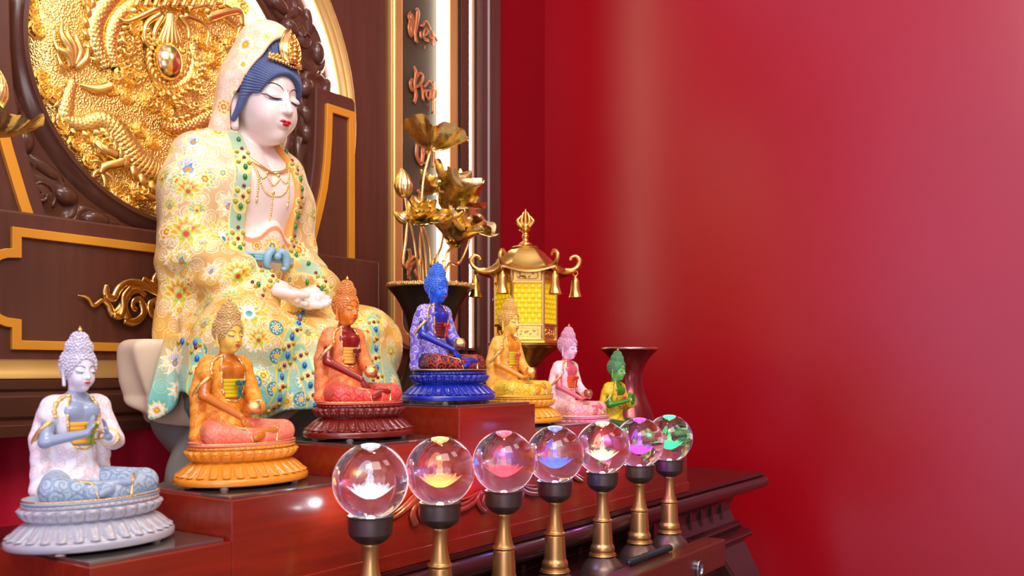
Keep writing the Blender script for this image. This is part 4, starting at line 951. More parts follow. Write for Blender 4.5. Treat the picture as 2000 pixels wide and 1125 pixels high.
# ------------------------------------------------------------------ seven small seated statues (sculpted in millimetres, one set of meshes per pose)
FYO = 26.0; SH = 32.5; SHC = np.array((0, -2.0, 122.0)); stl = math.radians(7)
def sth(P):
    q = (P-SHC.astype(np.float32))/SH; y = q[:, 1]*math.cos(stl)+q[:, 2]*math.sin(stl); z = -q[:, 1]*math.sin(stl)+q[:, 2]*math.cos(stl)
    return np.stack([q[:, 0], y, z], 1).astype(np.float32)
def sfh(q):
    q = np.asarray(q, float).reshape(-1, 3); y = q[:, 1]*math.cos(stl)-q[:, 2]*math.sin(stl); z = q[:, 1]*math.sin(stl)+q[:, 2]*math.cos(stl)
    return np.stack([q[:, 0], y, z], 1)*SH+SHC
POSES = {'A': dict(R=[(-24, 4, 86, 6.6), (-35, -4, 53, 5.6), (-20, -48, 31, 3.7)], L=[(24, 4, 86, 6.6), (34, -2, 51, 5.8), (15, -37, 36, 3.8)], hr=((-19.5, -49, 30), (.42, -.62, -1), (.35, 1, -.1), 1), hl=((14, -38, 35), (-1, -.22, .02), (0, .1, 1), 1), bowl=(1, -43, 41)),
         'B': dict(R=[(-24, 4, 86, 6.6), (-35, -5, 54, 5.6), (-9, -31, 62, 3.7)], L=[(24, 4, 86, 6.6), (35, -5, 52, 5.8), (12, -31, 58, 3.8)], hr=((-8, -32, 63), (.25, -.05, 1), (.9, -.1, -.2), 1), hl=((11, -32, 60), (-.28, -.1, 1), (-.9, .2, -.2), -1), bowl=None),
         'C': dict(R=[(-24, 4, 86, 6.6), (-34, -4, 52, 5.6), (-14, -37, 31, 3.8)], L=[(24, 4, 86, 6.6), (34, -2, 51, 5.8), (15, -37, 33, 3.8)], hr=((-13, -38, 31), (1, -.2, .02), (0, .1, 1), -1), hl=((14, -38, 33), (-1, -.2, .02), (0, .1, 1), 1), bowl=(2, -42, 40))}
def s_torso(P, k=0.0):
    a = fx(P); d = smin(ell(P, (0, 3, 75), (23, 14.5, 21)), ell(P, (0, 4, 45), (18, 13.5, 30)), 8)
    d = smin(d, ell(P, (0, 6, 14), (28, 20, 16)), 8); d = smin(d, chain(a, [(7, 3, 94, 6), (24, 4, 86, 7.5)]), 6)
    return d-k
def s_body(pose):
    ps = POSES[pose]
    def f(P):
        d = smin(head_sdf(sth(P), neck=False)*SH, cone(P, (0, 1, 110), (0, 2.5, 93), 7.6, 8.2), 4)
        d = smin(d, s_torso(P), 4); d = smin(d, ell(fx(P), (9, -8, 82), (9, 5, 7)), 5)
        for arm in (ps['R'], ps['L']): d = smin(d, chain(P, arm, 3), 4)
        for h in (ps['hr'], ps['hl']): d = smin(d, hand(P, h[0], h[1], h[2], 8.2, curl=.45 if pose != 'B' else .15, thumb=h[3], spread=.05), 2)
        P = P+np.array((0, 22, 0), np.float32); return smin(d, smin(chain(P, [(-20, 16, 13, 8), (-44, -18, 11, 7), (6, -36, 15, 4.5), (16, -38, 15, 3.6)]), chain(P, [(20, 16, 13, 8), (44, -18, 11, 7), (-6, -40, 10, 4.5), (-14, -42, 8, 3.5)]), 1), 2)
    return f
def s_open(z): return np.interp(z, [46, 60, 72, 84, 92, 97], [9, 12.5, 14.5, 15, 12.5, 9.5])
def s_robe(pose):
    ps = POSES[pose]
    def f(P):
        x, y, z = P.T; a = fx(P); t = s_torso(P, 2.4)
        op = np.maximum(np.maximum(np.abs(x)-s_open(z), y+1), np.maximum(48-z, z-110)); t = smax(t, -op, 1.2); t = smax(t, z-98, 1.5); t = smax(t, -ell(P, (0, 0, 100), (10, 10, 9)), 1)
        R, L = ps['R'], ps['L']; e = np.array(R[1][:3]); s = np.array(R[0][:3]); q = s+(e-s)*.55
        cap = chain(P, [(-22, 5, 87, 10.2), (*(s+(e-s)*.25), 9.8)]); bk = chain(P, [(-27, 9, 78, 8.5), (-33, 11, 56, 8.0), (-30, 12, 30, 8.5), (-31, 12, 6, 9)], 3)
        ls = chain(P, [(22, 5, 87, 10.2), (*L[0][:3], 9.6), (*L[1][:3], 9.2), (*(np.array(L[1][:3])*.3+np.array(L[2][:3])*.7), 7.2)], 3)
        bl = chain(P, [(27, 10, 70, 8), (31, 12, 40, 8.5), (31, 12, 6, 9)], 3)
        d = smin(smin(t, cap, 3), smin(bk, smin(ls, bl, 3), 3), 4)
        d = smin(d, ell(P, (0, 12, 26), (30, 14, 34)), 5)
        d = d+.5*np.sin(z*.45+a[:, 0]*.35)*np.clip((70-z)/40, 0, 1)+.35*np.sin(a[:, 0]*.9+z*.1)*np.clip((40-z)/30, 0, 1)
        return smax(d, .3-z, .8)
    return f
def s_legs(P):
    P = P+np.array((0, 22, 0), np.float32); a = fx(P); d = chain(a, [(20, 24, 13, 14), (45, -17, 12.2, 12.8)]); sh = smin(chain(P, [(-46, -18, 12, 12.4), (-16, -31, 9.5, 9.5), (4, -36, 8, 7)], 3), chain(P, [(46, -18, 12, 12.4), (20, -30, 9, 9.5), (2, -36, 7, 7)], 3), 2)
    d = smin(d, sh, 3); return smax(d, .3-P[:, 2], .8)
def s_mat(P):
    x, y, z = (P+np.array((0, 22, 0), np.float32)).T; r = np.sqrt((x/65.5)**2+((y+5)/43)**2); d = (r-1)*46; return smax(smax(d, z-3.4, 1.2), .05-z, .6)
def s_hair(P):
    q = sth(P); a = fx(q); d = ell(q, (0, .08, .15), (.47, .54, .535)); d = smax(d, -ell(q, (0, -.60, -.25), (.42, .585, .64)), .04); d = smax(d, -.32-q[:, 2]-.2*q[:, 1], .06)
    d = smin(d, ell(q, (0, .08, .64), (.36, .37, .30)), .07)
    d = smin(d, ell(q, (0, .09, .88), (.24, .25, .22)), .05); return d*SH
def s_sash(P):
    z = P[:, 2]; d = s_torso(P, 1.5+.5*np.abs(np.sin(z*.75))); d = smax(d, np.abs(z-61)-10.5, .8); d = smax(d, P[:, 1]-1, .8); return smax(d, np.abs(P[:, 0])-s_open(z)-1.2, .6)
PH = .044
def mm_mesh(name, f, lo, hi, h, cols=None, slack=1.0):
    V, F = mesh_sdf(f, lo, hi, h, slack); c = cols(V) if cols else None
    return make_mesh(name, V*.001+np.array((0, FYO*.001, PH)), [F], cols=c), V
def pattern(V, F_dummy, rad, R, col_fn=None, cond=None, seed=3):
    """thin painted cloud curls: 0 plain, 1 line"""
    global rv, vn, RC
    sv = (rv, vn, RC); rv = V; RC = np.zeros((len(V), 3)); c = np.array((0, 0, 40.)); vn = V-c; vn /= np.linalg.norm(vn, axis=1)[:, None]
    g = np.random.RandomState(seed); idx = g.permutation(len(V))[:4000]; out = []
    for i in idx:
        if cond is not None and not cond(V[i]): continue
        if all(((V[i]-V[j])**2).sum() > rad*rad for j in out): out.append(i)
    for n, i in enumerate(out):
        k = np.where(((V-V[i])**2).sum(1) < R*R)[0]; d = V[k]-V[i]; nn = vn[i]; e2 = np.array((0, 0, 1.))-nn*nn[2]; e2 /= np.linalg.norm(e2)+1e-9; e1 = np.cross(e2, nn); a_, b_ = d @ e1, d @ e2; r = np.sqrt((d*d).sum(1))/R; a = np.arctan2(a_, b_)*(1 if n % 2 else -1)
        f = np.abs((2.0*r-a/(2*PI)) % 1-.5); w = np.clip((.13-f)/.08+.5, 0, 1)*(r < .95); RC[k] = np.maximum(RC[k], w[:, None])
        lob = .9*(.86+.14*np.cos(a*5)); w = np.clip((.055-np.abs(r-lob))/.05+.5, 0, 1); RC[k] = np.maximum(RC[k], w[:, None])
    o = RC[:, 0].copy(); rv, vn, RC = sv; return o
MC = {}
for ps in 'ABC':
    MC['body'+ps] = mm_mesh('body', s_body(ps), (-48, -80, 0), (50, 30, 142), .75, lambda V: np.clip((V[:, 2]-101.5-.30*V[:, 1])/2.0, 0, 1))[0]
    MC['robe'+ps] = mm_mesh('robe', s_robe(ps), (-48, -52, 0), (50, 32, 102), .8, lambda V: pattern(V, 0, 9.5, 6.0))[0]
MC['trousers'] = mm_mesh('trousers', s_legs, (-62, -72, 0), (62, 22, 30), .75, lambda V: pattern(V, 0, 12, 9.0, cond=lambda p: p[1] < -10 and p[2] > 3))[0]
MC['skirt_hem'] = mm_mesh('skirt_hem', s_mat, (-68, -74, -.5), (68, 20, 5), .8)[0]
MC['sash'] = mm_mesh('sash', s_sash, (-20, -20, 48), (20, 4, 74), .5)[0]
hm, HV = mm_mesh('hair_base', s_hair, (-19, -26, 98), (19, 22, 166), .6)
def hair_mesh():
    mb = MB(); me = hm; F = np.empty(len(me.polygons)*4, np.int32); me.polygons.foreach_get('vertices', F); mb.add(HV, F.reshape(-1, 4))
    g = np.random.RandomState(2); q = sth(HV.astype(np.float32)); ok = (ell(q, (0, -.60, -.25), (.42, .585, .64)) > .03) & (q[:, 2]+.2*q[:, 1] > -.26); idx = g.permutation(np.where(ok)[0]); out = np.zeros((0, 3)); 
    for i in idx:
        p = HV[i]; rr = 2.5 if q[i, 2] < .55 else 2.1
        if len(out) == 0 or ((out-p)**2).sum(1).min() > rr*rr: out = np.concatenate([out, p[None]])
        if len(out) > 420: break
    cn = sfh((0, .08, .2))[0]
    for p in out:
        n = p-cn; n /= np.linalg.norm(n); v, f = sphere(p+n*.45, 1.28, 8, 6); mb.add(v, f)
    V = np.concatenate(mb.v)*.001+np.array((0, FYO*.001, PH)); return make_mesh('hair', V, mb.f4)
MC['hair'] = hair_mesh()
def mbm(name, mb):
    return make_mesh(name, np.concatenate(mb.v)*.001+np.array((0, FYO*.001, PH)), mb.f4, mb.f3, mb.poly)
m = MB(); m.add(*lathe(sprof([(.2, 0), (1.6, .2), (2.0, 1.6), (1.5, 3.0), (.5, 4.0), (.05, 5.4)], 4), 20, sfh((0, .09, 1.14))[0])); MC['finial'] = mbm('finial', m)
for nm, ln, r, dz in (('eyebrow', BROW, .013, 0), ('upper_lash', LID, .012, .012)):
    m = MB()
    for sg in (-1, 1):
        L = face_lines(GF, [(sg*x, z+dz) for x, z in ln]); addtube(m, sfh(L), [r*SH*(.3+.7*math.sin(PI*(.1+.8*i/(len(L)-1)))) for i in range(len(L))], 6, 1, up=(0, -1, 0), flat=.6)
    MC[nm] = mbm(nm, m)
m = MB(); m2 = MB()
for sg in (-1, 1):
    L = face_lines(GF, [(sg*x, z-.014) for x, z in LID[:-1]]); addtube(m, sfh(L), [.020*SH*math.sin(PI*(.12+.76*i/(len(L)-1))) for i in range(len(L))], 8, 1, up=(0, -1, 0), flat=.45)
    c = sfh(L[len(L)//2:len(L)//2+1])[0]; m2.add(*sphere(c+np.array((0, -.12, 0)), (.62, .45, .55), 10, 8))
MC['eye'] = mbm('eye', m); MC['iris'] = mbm('iris', m2)
V, F = mesh_sdf(lambda P: lips_sdf(sth(P))*SH, (-6, -24, 104), (6, -8, 118), .22); MC['lips'] = make_mesh('lips', V*.001+np.array((0, FYO*.001, PH)), [F])
# gold borders of the robe
def robe_trim(ps):
    f = s_robe(ps); m = MB()
    def run(pts, r): 
        P = smooth_path(np.array(pts, float), 5); y = march(f, P[:, 0], P[:, 1], -45, 25, 300); Q = np.stack([P[:, 0], y, P[:, 1]], 1); addtube(m, Q, [r*(1+.25*math.sin(i*1.3)) for i in range(len(Q))], 8, 2, up=(0, -1, 0), flat=.6)
    for sg in (-1, 1): run([(sg*10.5, 96), (sg*14.5, 88), (sg*15.6, 80), (sg*15.2, 70), (sg*13, 58), (sg*9, 48)][::1], 1.5)
    run([(-9.5, 97), (-17, 95), (-24, 90), (-27, 83), (-26.5, 77)], 2.3); 
    e = np.array((-35, -2, 53.)); P = [(-27, -4.5, 76), (-33, -6, 71), (-37.5, -3, 66), (-39, 2, 60), (-39.5, 7, 54), (-38, 9, 47)]
    addtube(m, P, [2.2, 2.4, 2.2, 2.4, 2.2, 1.4], 8, 5, up=(-.6, -.8, 0), flat=.5)
    run([(-9, 48), (0, 46), (9, 48)], 1.3)
    L = POSES[ps]['L']; a = np.array(L[1][:3]); b = np.array(L[2][:3]); c = a*.30+b*.70; d = (b-a)/np.linalg.norm(b-a); u = np.cross(d, (0, 0, 1.)); u /= np.linalg.norm(u); w = np.cross(u, d)
    addtube(m, [c+7.6*(u*math.cos(t)+w*math.sin(t)) for t in np.linspace(0, 2*PI, 17)[:-1]], 1.5, 8, 2, closed=True)
    lg = lambda P: np.minimum(s_legs(P), s_mat(P))
    for sg in (-1, 1):
        Pq = [(sg*30, -47), (sg*26, -54), (sg*20, -59), (sg*16, -64)]; addtube(m, [(x, y, max(z_top(lg, x, y), 3)) for x, y in Pq], [1.6]*4, 8, 5, up=(0, 0, 1), flat=.6)
    addtube(m, [(65*math.cos(t), -27+42.6*math.sin(t), 3.0) for t in np.linspace(0, 2*PI, 49)[:-1]], .9, 6, 1, closed=True)
    return mbm('robe_trim', m)
def z_top(f, x, y):
    zz = np.linspace(30, 0, 120); d = f(np.stack([np.full(120, x), np.full(120, y), zz], 1).astype(np.float32)); k = np.where(d < 0)[0]; return zz[k[0]] if len(k) else 0
for ps in 'ABC': MC['trim'+ps] = robe_trim(ps)
m = MB(); c = np.array((4.5, -16.3, 67))
m.add(*sphere(c+np.array((0, -1, 0)), (1.9, 1.6, 1.9), 12, 8))
for sg in (-1, 1):
    addtube(m, [c, c+np.array((sg*2.5, -1, 1.8)), c+np.array((sg*5.2, -.5, 1.4)), c+np.array((sg*4.6, -.4, -1.4)), c+np.array((sg*1, -.6, -.6))], [.8, 1.3, 1.5, 1.3, .8], 7, 5)
    addtube(m, [c, c+np.array((sg*1.8, -.6, -5)), c+np.array((sg*1.2, .6, -11)), c+np.array((sg*3.2, 0.2, -17))], [.9, 1.3, 1.4, 1.8], 7, 5, up=(0, -1, 0), flat=.6)
MC['bow'] = mbm('bow', m)
m = MB(); m.add(*lathe(sprof([(.3, -7), (4, -6.8), (7, -4.5), (8.4, -.5), (7.6, 3), (6.2, 4.6), (6.6, 5.8), (6.4, 6.4), (5.4, 6.2), (.2, 5.6)], 4), 28)); MC['bowl'] = mbm('bowl', m)
# lotus pedestal: oblong, two rows of petals
def pedestal():
    n = 420; t = np.arange(n)*2*PI/n; A, B = .0790, .060
    # equal arc length along the ellipse
    tt = np.linspace(0, 2*PI, 4001); L = np.concatenate([[0], np.cumsum(np.hypot(np.diff(A*np.cos(tt)), np.diff(B*np.sin(tt))))]); t = np.interp(np.arange(n)/n*L[-1], L, tt)
    ex, ey = np.cos(t), np.sin(t); nx, ny = ex/A, ey/B; nl = np.hypot(nx, ny); nx /= nl; ny /= nl; NP = 30
    ph = (np.arange(n)/n*NP) % 1-.5
    rows = []
    def row(off, z, bump=0): rows.append(np.stack([ex*A+nx*(off+bump), ey*B+ny*(off+bump), np.full(n, z)+0*nx], 1))
    for o, z in ((-.012, .0035), (-.0015, .0035), (0, .0050), (0, .0100), (-.0018, .0112), (-.0045, .0114), (-.0055, .0125)): row(o, z)
    for i in range(22):        # lower petals hang outward
        s = i/21; w = np.clip(1-(np.abs(ph)*2)**2/(1.02-.55*(1-s)**3)-.0, 0, 1); off = -.0062-.0135*s**.75; rib = np.exp(-(ph/.07)**2)
        tip = np.clip((1-s)*5, 0, 1); row(off, .0128+.0135*s, (0.0058*np.sqrt(w)*np.sin(PI*min(.25+.75*s, 1))**.5*tip**.3-.0011*rib*np.sin(PI*s)+.0016*np.exp(-((s-.08)/.1)**2)*np.exp(-(ph/.2)**2)))
    row(-.0215, .0270); row(-.0210, .0280)
    for i in range(22):        # upper petals cup upward
        s = i/21; w = np.clip(1-(np.abs(ph)*2)**2/(1.02-.55*s**3), 0, 1); off = -.0205+.0058*s**.8; rib = np.exp(-(ph/.08)**2); tip = np.clip((1-s)*6, 0, 1)
        row(off, .0283+.0105*s, 0.0052*np.sqrt(w)*np.sin(PI*(.15+.72*s))**.6-.0010*rib*np.sin(PI*s)+.0014*np.exp(-((s-.82)/.1)**2)*np.exp(-(ph/.18)**2))
    for o, z in ((-.0175, .0395), (-.0165, .0402)): row(o, z)
    row(-.0150, .0408, .0005*np.cos(ph*2*PI*1)); row(-.0146, .0416, .0008*np.cos(4*PI*ph)); row(-.0150, .0424, .0005*np.cos(4*PI*ph)); row(-.0155, .0436); row(-.0175, .0441); row(-.04, .0441)
    V = np.concatenate(rows); F = grid_faces(len(rows), n, False, True); k = len(rows); V = np.concatenate([V, [[0, 0, .0441]], [[0, 0, .0035]]]); j = np.arange(n); j2 = (j+1) % n
    f3 = np.concatenate([np.stack([np.full(n, len(V)-2), (k-1)*n+j, (k-1)*n+j2], 1), np.stack([np.full(n, len(V)-1), j2, j], 1)])
    return make_mesh('lotus_pedestal', V, [F[:, ::-1].copy()[:, ::-1]], [f3])
MC['pedestal'] = pedestal()
m = MB(); v, f = lathe([(.0001, 0), (.0048, 0), (.0040, .0012), (.0030, .0024), (.0042, .0038), (.0001, .0038)], 16); MC['foot'] = make_mesh('foot', v, [f])
def glassy(n, c, **k):
    a = dict(rough=.27, spec=.6, coat=.4, sss=.35, sss_r=.002, var=.03); a.update(k); return mat(n, c, **a)
GTRIM = mat('gilt_border', (1.0, .70, .28), .2, 1, var=.15, bump=.5, bscale=900); CLEARF = mat('clear_foot', (.75, .7, .6), .15, spec=.6, sss=.3)
EWHITE = mat('painted_eye_white', rgb(235, 235, 240), .4, var=0); IRIS = mat('violet_iris', rgb(60, 56, 120), .3, var=0)
TH_ = {
 'white': dict(ped=(186, 190, 202), skin=(148, 166, 192), face=(224, 226, 236), hair=(206, 206, 220), robe=(232, 236, 242), pat=(240, 196, 196), trou=(168, 188, 206), tpat=(120, 146, 172), sash=(240, 176, 56), bow=(120, 140, 30), pose='B'),
 'amber': dict(ped=(222, 140, 32), skin=(196, 112, 20), face=(232, 196, 84), hair=(206, 172, 106), robe=(238, 168, 58), pat=(216, 118, 30), trou=(238, 140, 112), tpat=(222, 116, 90), sash=(214, 192, 20), bow=(20, 106, 100), pose='A'),
 'red': dict(ped=(112, 24, 16), skin=(140, 26, 16), face=(232, 134, 32), hair=(220, 140, 60), robe=(240, 150, 84), pat=(224, 110, 66), trou=(234, 104, 90), tpat=(196, 56, 48), sash=(244, 182, 80), bow=(110, 24, 22), pose='A'),
 'blue': dict(ped=(16, 40, 158), skin=(24, 46, 168), face=(26, 100, 228), hair=(62, 120, 220), robe=(116, 98, 206), pat=(226, 222, 246), trou=(50, 32, 38), tpat=(206, 64, 44), sash=(116, 32, 36), bow=(206, 50, 34), pose='A'),
 'yellow': dict(ped=(228, 156, 34), skin=(232, 146, 30), face=(248, 208, 88), hair=(226, 180, 80), robe=(248, 194, 84), pat=(230, 150, 50), trou=(246, 214, 78), tpat=(216, 168, 40), sash=(220, 196, 40), bow=(224, 84, 70), pose='C'),
 'pink': dict(ped=(206, 128, 134), skin=(220, 96, 110), face=(238, 196, 214), hair=(222, 166, 186), robe=(248, 222, 222), pat=(240, 196, 204), trou=(246, 194, 186), tpat=(222, 140, 136), sash=(238, 96, 40), bow=(206, 40, 26), pose='C'),
 'green': dict(ped=(60, 130, 50), skin=(54, 138, 20), face=(112, 186, 92), hair=(92, 150, 98), robe=(240, 204, 40), pat=(222, 156, 30), trou=(60, 110, 60), tpat=(30, 70, 34), sash=(236, 178, 60), bow=(214, 90, 40), pose='B')}
SPEC = [('white', 'frosted white seated statue with praying hands at the near left end'), ('amber', 'amber seated statue with salmon trousers left of the red pedestal'), ('red', 'orange seated statue on a dark red glossy pedestal'),
        ('blue', 'blue seated statue in a lavender robe on a blue pedestal'), ('yellow', 'yellow seated statue before the brass lantern'), ('pink', 'pale pink seated statue between the yellow and green ones'), ('green', 'green faced seated statue in a yellow robe by the plain vase')]
for i, (key, lab) in enumerate(SPEC):
    t = TH_[key]; C_ = {k: rgb(*v) for k, v in t.items() if k != 'pose'}; ps = t['pose']
    root = thing('buddha_statue', lab, 'statue', (SX[i]+(.008 if i == 0 else 0), .825, SZ[i]+.0031), 'seven small glass statues on the stepped platform')
    fr = dict(sss=.5, sss_r=.006) if key != 'white' else dict(sss=.4, trans=.35, rough=.42, sss_r=.006)
    M_ = dict(pedestal=glassy(key+'_pedestal_glass', C_['ped'], **fr), body=glassy(key+'_skin', C_['skin'], vc=True, c2=C_['face'], rough=.28), hair=glassy(key+'_hair', C_['hair'], rough=.42), robe=mat(key+'_robe_paint', C_['robe'], .4, vc=True, c2=C_['pat'], var=.04, sss=.1, sss_r=.002),
              trousers=mat(key+'_trouser_paint', C_['trou'], .42, vc=True, c2=C_['tpat'], var=.03, sss=.1, sss_r=.002), sash=mat(key+'_sash_paint', C_['sash'], .42), bow=mat(key+'_bow_paint', C_['bow'], .38), lips=mat(key+'_lip_paint', rgb(206, 46, 50), .35))
    M_['hem'] = mat(key+'_hem_paint', C_['trou'], .42)
    def put_part(name, mesh, mt, parent=root, loc=None):
        if not mesh.materials: mesh.materials.append(mt)
        o = bpy.data.objects.new(name, mesh); COL.objects.link(o); o.parent = parent
        o.material_slots[0].link = 'OBJECT'; o.material_slots[0].material = mt
        if loc is not None: o.location = loc
        return o
    pd = put_part('lotus_pedestal', MC['pedestal'], M_['pedestal'])
    for fx_, fy_ in ((-.048, -.03), (.048, -.03), (-.048, .03), (.048, .03)): put_part('foot', MC['foot'], CLEARF, pd, (fx_, fy_, 0))
    bo = put_part('body', MC['body'+ps], M_['body'])
    ha = put_part('hair', MC['hair'], M_['hair'])
    put_part('finial', MC['finial'], GTRIM, ha)
    put_part('eyebrow', MC['eyebrow'], INK); put_part('eyelash', MC['upper_lash'], INK); e = put_part('eye', MC['eye'], EWHITE); put_part('iris', MC['iris'], IRIS, e); put_part('lips', MC['lips'], M_['lips'])
    ro = put_part('robe', MC['robe'+ps], M_['robe']); put_part('gold_border', MC['trim'+ps], GTRIM, ro)
    put_part('trousers', MC['trousers'], M_['trousers']); put_part('skirt_hem', MC['skirt_hem'], M_['hem']); sa = put_part('sash', MC['sash'], M_['sash']); put_part('bow', MC['bow'], M_['bow'], sa)
    if POSES[ps]['bowl']: put_part('bowl', MC['bowl'], GTRIM if key in ('amber', 'red', 'blue', 'yellow') else mat('brown_bowl', rgb(170, 110, 80), .3, .6), root, (POSES[ps]['bowl'][0]*.001, POSES[ps]['bowl'][1]*.001, POSES[ps]['bowl'][2]*.001))
bpy.data.meshes.remove(hm)
# ------------------------------------------------------------------ crystal ball lamps on the drawer
LZ = -.310; LY = .68
CAPM = mat('dark_bronze_cap', rgb(92, 80, 76), .36, .8, var=.06); STEM = mat('matte_gold_stem', rgb(190, 148, 88), .33, .9, var=.05); BASEM = mat('brown_bronze_base', rgb(104, 82, 72), .34, .75, var=.08)
def glass_mat():
    m = bpy.data.materials.new('crystal_glass'); m.use_nodes = True; N = m.node_tree.nodes; b = N['Principled BSDF']
    b.inputs['Transmission Weight'].default_value = 1; b.inputs['Roughness'].default_value = 0; b.inputs['IOR'].default_value = 1.5; b.inputs['Base Color'].default_value = (1, 1, 1, 1); return m
CRYS = glass_mat()
def engr_mat(name, c):
    """laser-etched points inside the crystal, with emission standing in for scattered LED light"""
    m = bpy.data.materials.new(name); m.use_nodes = True; nt = m.node_tree; N = nt.nodes; L = nt.links; N.remove(N['Principled BSDF'])
    tr = N.new('ShaderNodeBsdfTransparent'); em = N.new('ShaderNodeEmission'); em.inputs[0].default_value = (*c, 1); em.inputs[1].default_value = .40  # emission adds the LED light that the etching would scatter
    df = N.new('ShaderNodeBsdfTranslucent'); tint = tuple(.18+.72*q for q in c)+(1,); df.inputs[0].default_value = tint; d2 = N.new('ShaderNodeBsdfDiffuse'); d2.inputs[0].default_value = tint
    m0 = N.new('ShaderNodeMixShader'); L.new(df.outputs[0], m0.inputs[1]); L.new(d2.outputs[0], m0.inputs[2])
    ad = N.new('ShaderNodeAddShader'); L.new(m0.outputs[0], ad.inputs[0]); L.new(em.outputs[0], ad.inputs[1])
    lw = N.new('ShaderNodeLayerWeight'); lw.inputs[0].default_value = .35; mr = N.new('ShaderNodeMapRange'); mr.inputs[3].default_value = .13; mr.inputs[4].default_value = .75; L.new(lw.outputs['Facing'], mr.inputs[0])
    mx = N.new('ShaderNodeMixShader'); L.new(mr.outputs[0], mx.inputs[0]); L.new(tr.outputs[0], mx.inputs[1]); L.new(ad.outputs[0], mx.inputs[2]); L.new(mx.outputs[0], N['Material Output'].inputs[0]); return m
BR = .0405; BZ = .191
def lm(name, prof, n=48): v, f = lathe(prof, n); return make_mesh(name, v, [f])
LM = {'base': lm('base', sprof([(.0005, 0), (.0335, 0), (.0345, .0015), (.0335, .005), (.0300, .0125), (.0235, .0205), (.0190, .0255), (.0185, .0275), (.0005, .0275)], 5)),
      'stem': lm('stem', sprof([(.0005, .0272), (.0200, .0272), (.0203, .0290), (.0200, .0310), (.0178, .0318), (.0172, .0325), (.0184, .035), (.0182, .040), (.0165, .0435), (.0158, .0450), (.0155, .0470), (.0146, .062), (.0136, .0765), (.0134, .0780), (.0147, .0792), (.0150, .0810), (.0143, .0822), (.0128, .0830), (.0108, .0900), (.0090, .1000), (.0083, .1090), (.0087, .1180), (.0096, .1248), (.0005, .1250)], 3)),
      'cap': lm('cap', sprof([(.0005, .1240), (.0090, .1240), (.0150, .1265), (.0205, .1310), (.0232, .1350), (.0236, .1360), (.0240, .1440), (.0243, .1520), (.0248, .1535), (.0246, .1545), (.0225, .1548), (.0215, .1535), (.0150, .1515), (.0005, .1505)], 4))}
v, f = sphere((0, 0, 0), BR, 64, 40); LM['ball'] = make_mesh('crystal_ball', v, [f])
def engraving():
    mb = MB()
    def petal(ang, L, W, lift, cup, z0, r0):
        n, k = 9, 7; rows = []
        for i in range(n):
            t = i/(n-1); w = W*math.sin(PI*min(.08+.92*t, 1))**.7*(1 if t < 1 else .02); rr = r0+L*t*math.cos(lift*(1-.4*t)); z = z0+L*t*math.sin(lift)*(.55+.45*t)+cup*t*t
            for j in range(k):
                s = j/(k-1)*2-1; rows.append((rr-abs(s)**2*.0012, w*s, z+abs(s)**2*w*.35))
        V = np.array(rows); c, q = math.cos(ang), math.sin(ang); V = np.stack([V[:, 0]*c-V[:, 1]*q, V[:, 0]*q+V[:, 1]*c, V[:, 2]], 1); mb.add(V, grid_faces(n, k))
    for i in range(9): petal(i*2*PI/9, .0185, .0062, .42, .0035, -.0150, .003)
    for i in range(9): petal((i+.5)*2*PI/9, .0155, .0060, .78, .001, -.0140, .003)
    for i in range(8): petal((i+.2)*2*PI/8, .0125, .0050, 1.08, 0, -.0135, .002)
    V, F = mesh_sdf(lambda P: smin(smin(ell(P, (0, 0, -2.5), (5.0, 3.6, 2.2)), ell(P, (0, .3, 2.0), (2.9, 2.0, 4.2)), 1.2), smin(ell(P, (0, 0, 8.0), (1.75, 1.8, 2.2)), cone(P, (0, 0, 10), (0, 0, 11.6), .8, .3), .6), .8), (-7, -6, -6), (7, 6, 13), .38)
    mb.add(V*.00125+np.array((0, 0, -.001)), F)
    n, k = 24, 12; a = np.linspace(-2.2, 2.2, n); V = np.array([((.0095+.0012*math.sin(PI*j/(k-1)))*math.sin(b)*(j/(k-1)*.9+.1), .0075-.002*math.cos(b), .0085+(.0095*math.cos(b))*(j/(k-1)*.9+.1)) for b in a for j in range(k)]); mb.add(V, grid_faces(n, k))
    V = np.concatenate(mb.v)*.82; V[:, 2] -= .0005; return make_mesh('lotus_engraving', V, mb.f4)
LM['engr'] = engraving()
v, f = lathe([(.0001, 0), (.011, 0), (.0115, .0008), (.0001, .0009)], 32); LM['led'] = make_mesh('led_disc', v, [f])
LAMPS = [(.7135, 'white', (.72, .86, 1.0), 'nearest crystal ball lamp, lit cold white'), (.8305, 'orange', (1, .56, .18), 'crystal ball lamp lit warm orange, second from the near end'), (.960, 'red', (1, .12, .18), 'crystal ball lamp lit red'), (1.084, 'blue', (.16, .24, 1), 'crystal ball lamp lit blue in the middle of the row'),
         (1.22, 'cream', (1, .88, .62), 'crystal ball lamp lit cream between blue and violet'), (1.344, 'violet', (.62, .10, 1), 'crystal ball lamp lit violet'), (1.458, 'green', (.05, 1, .42), 'farthest crystal ball lamp, lit green')]
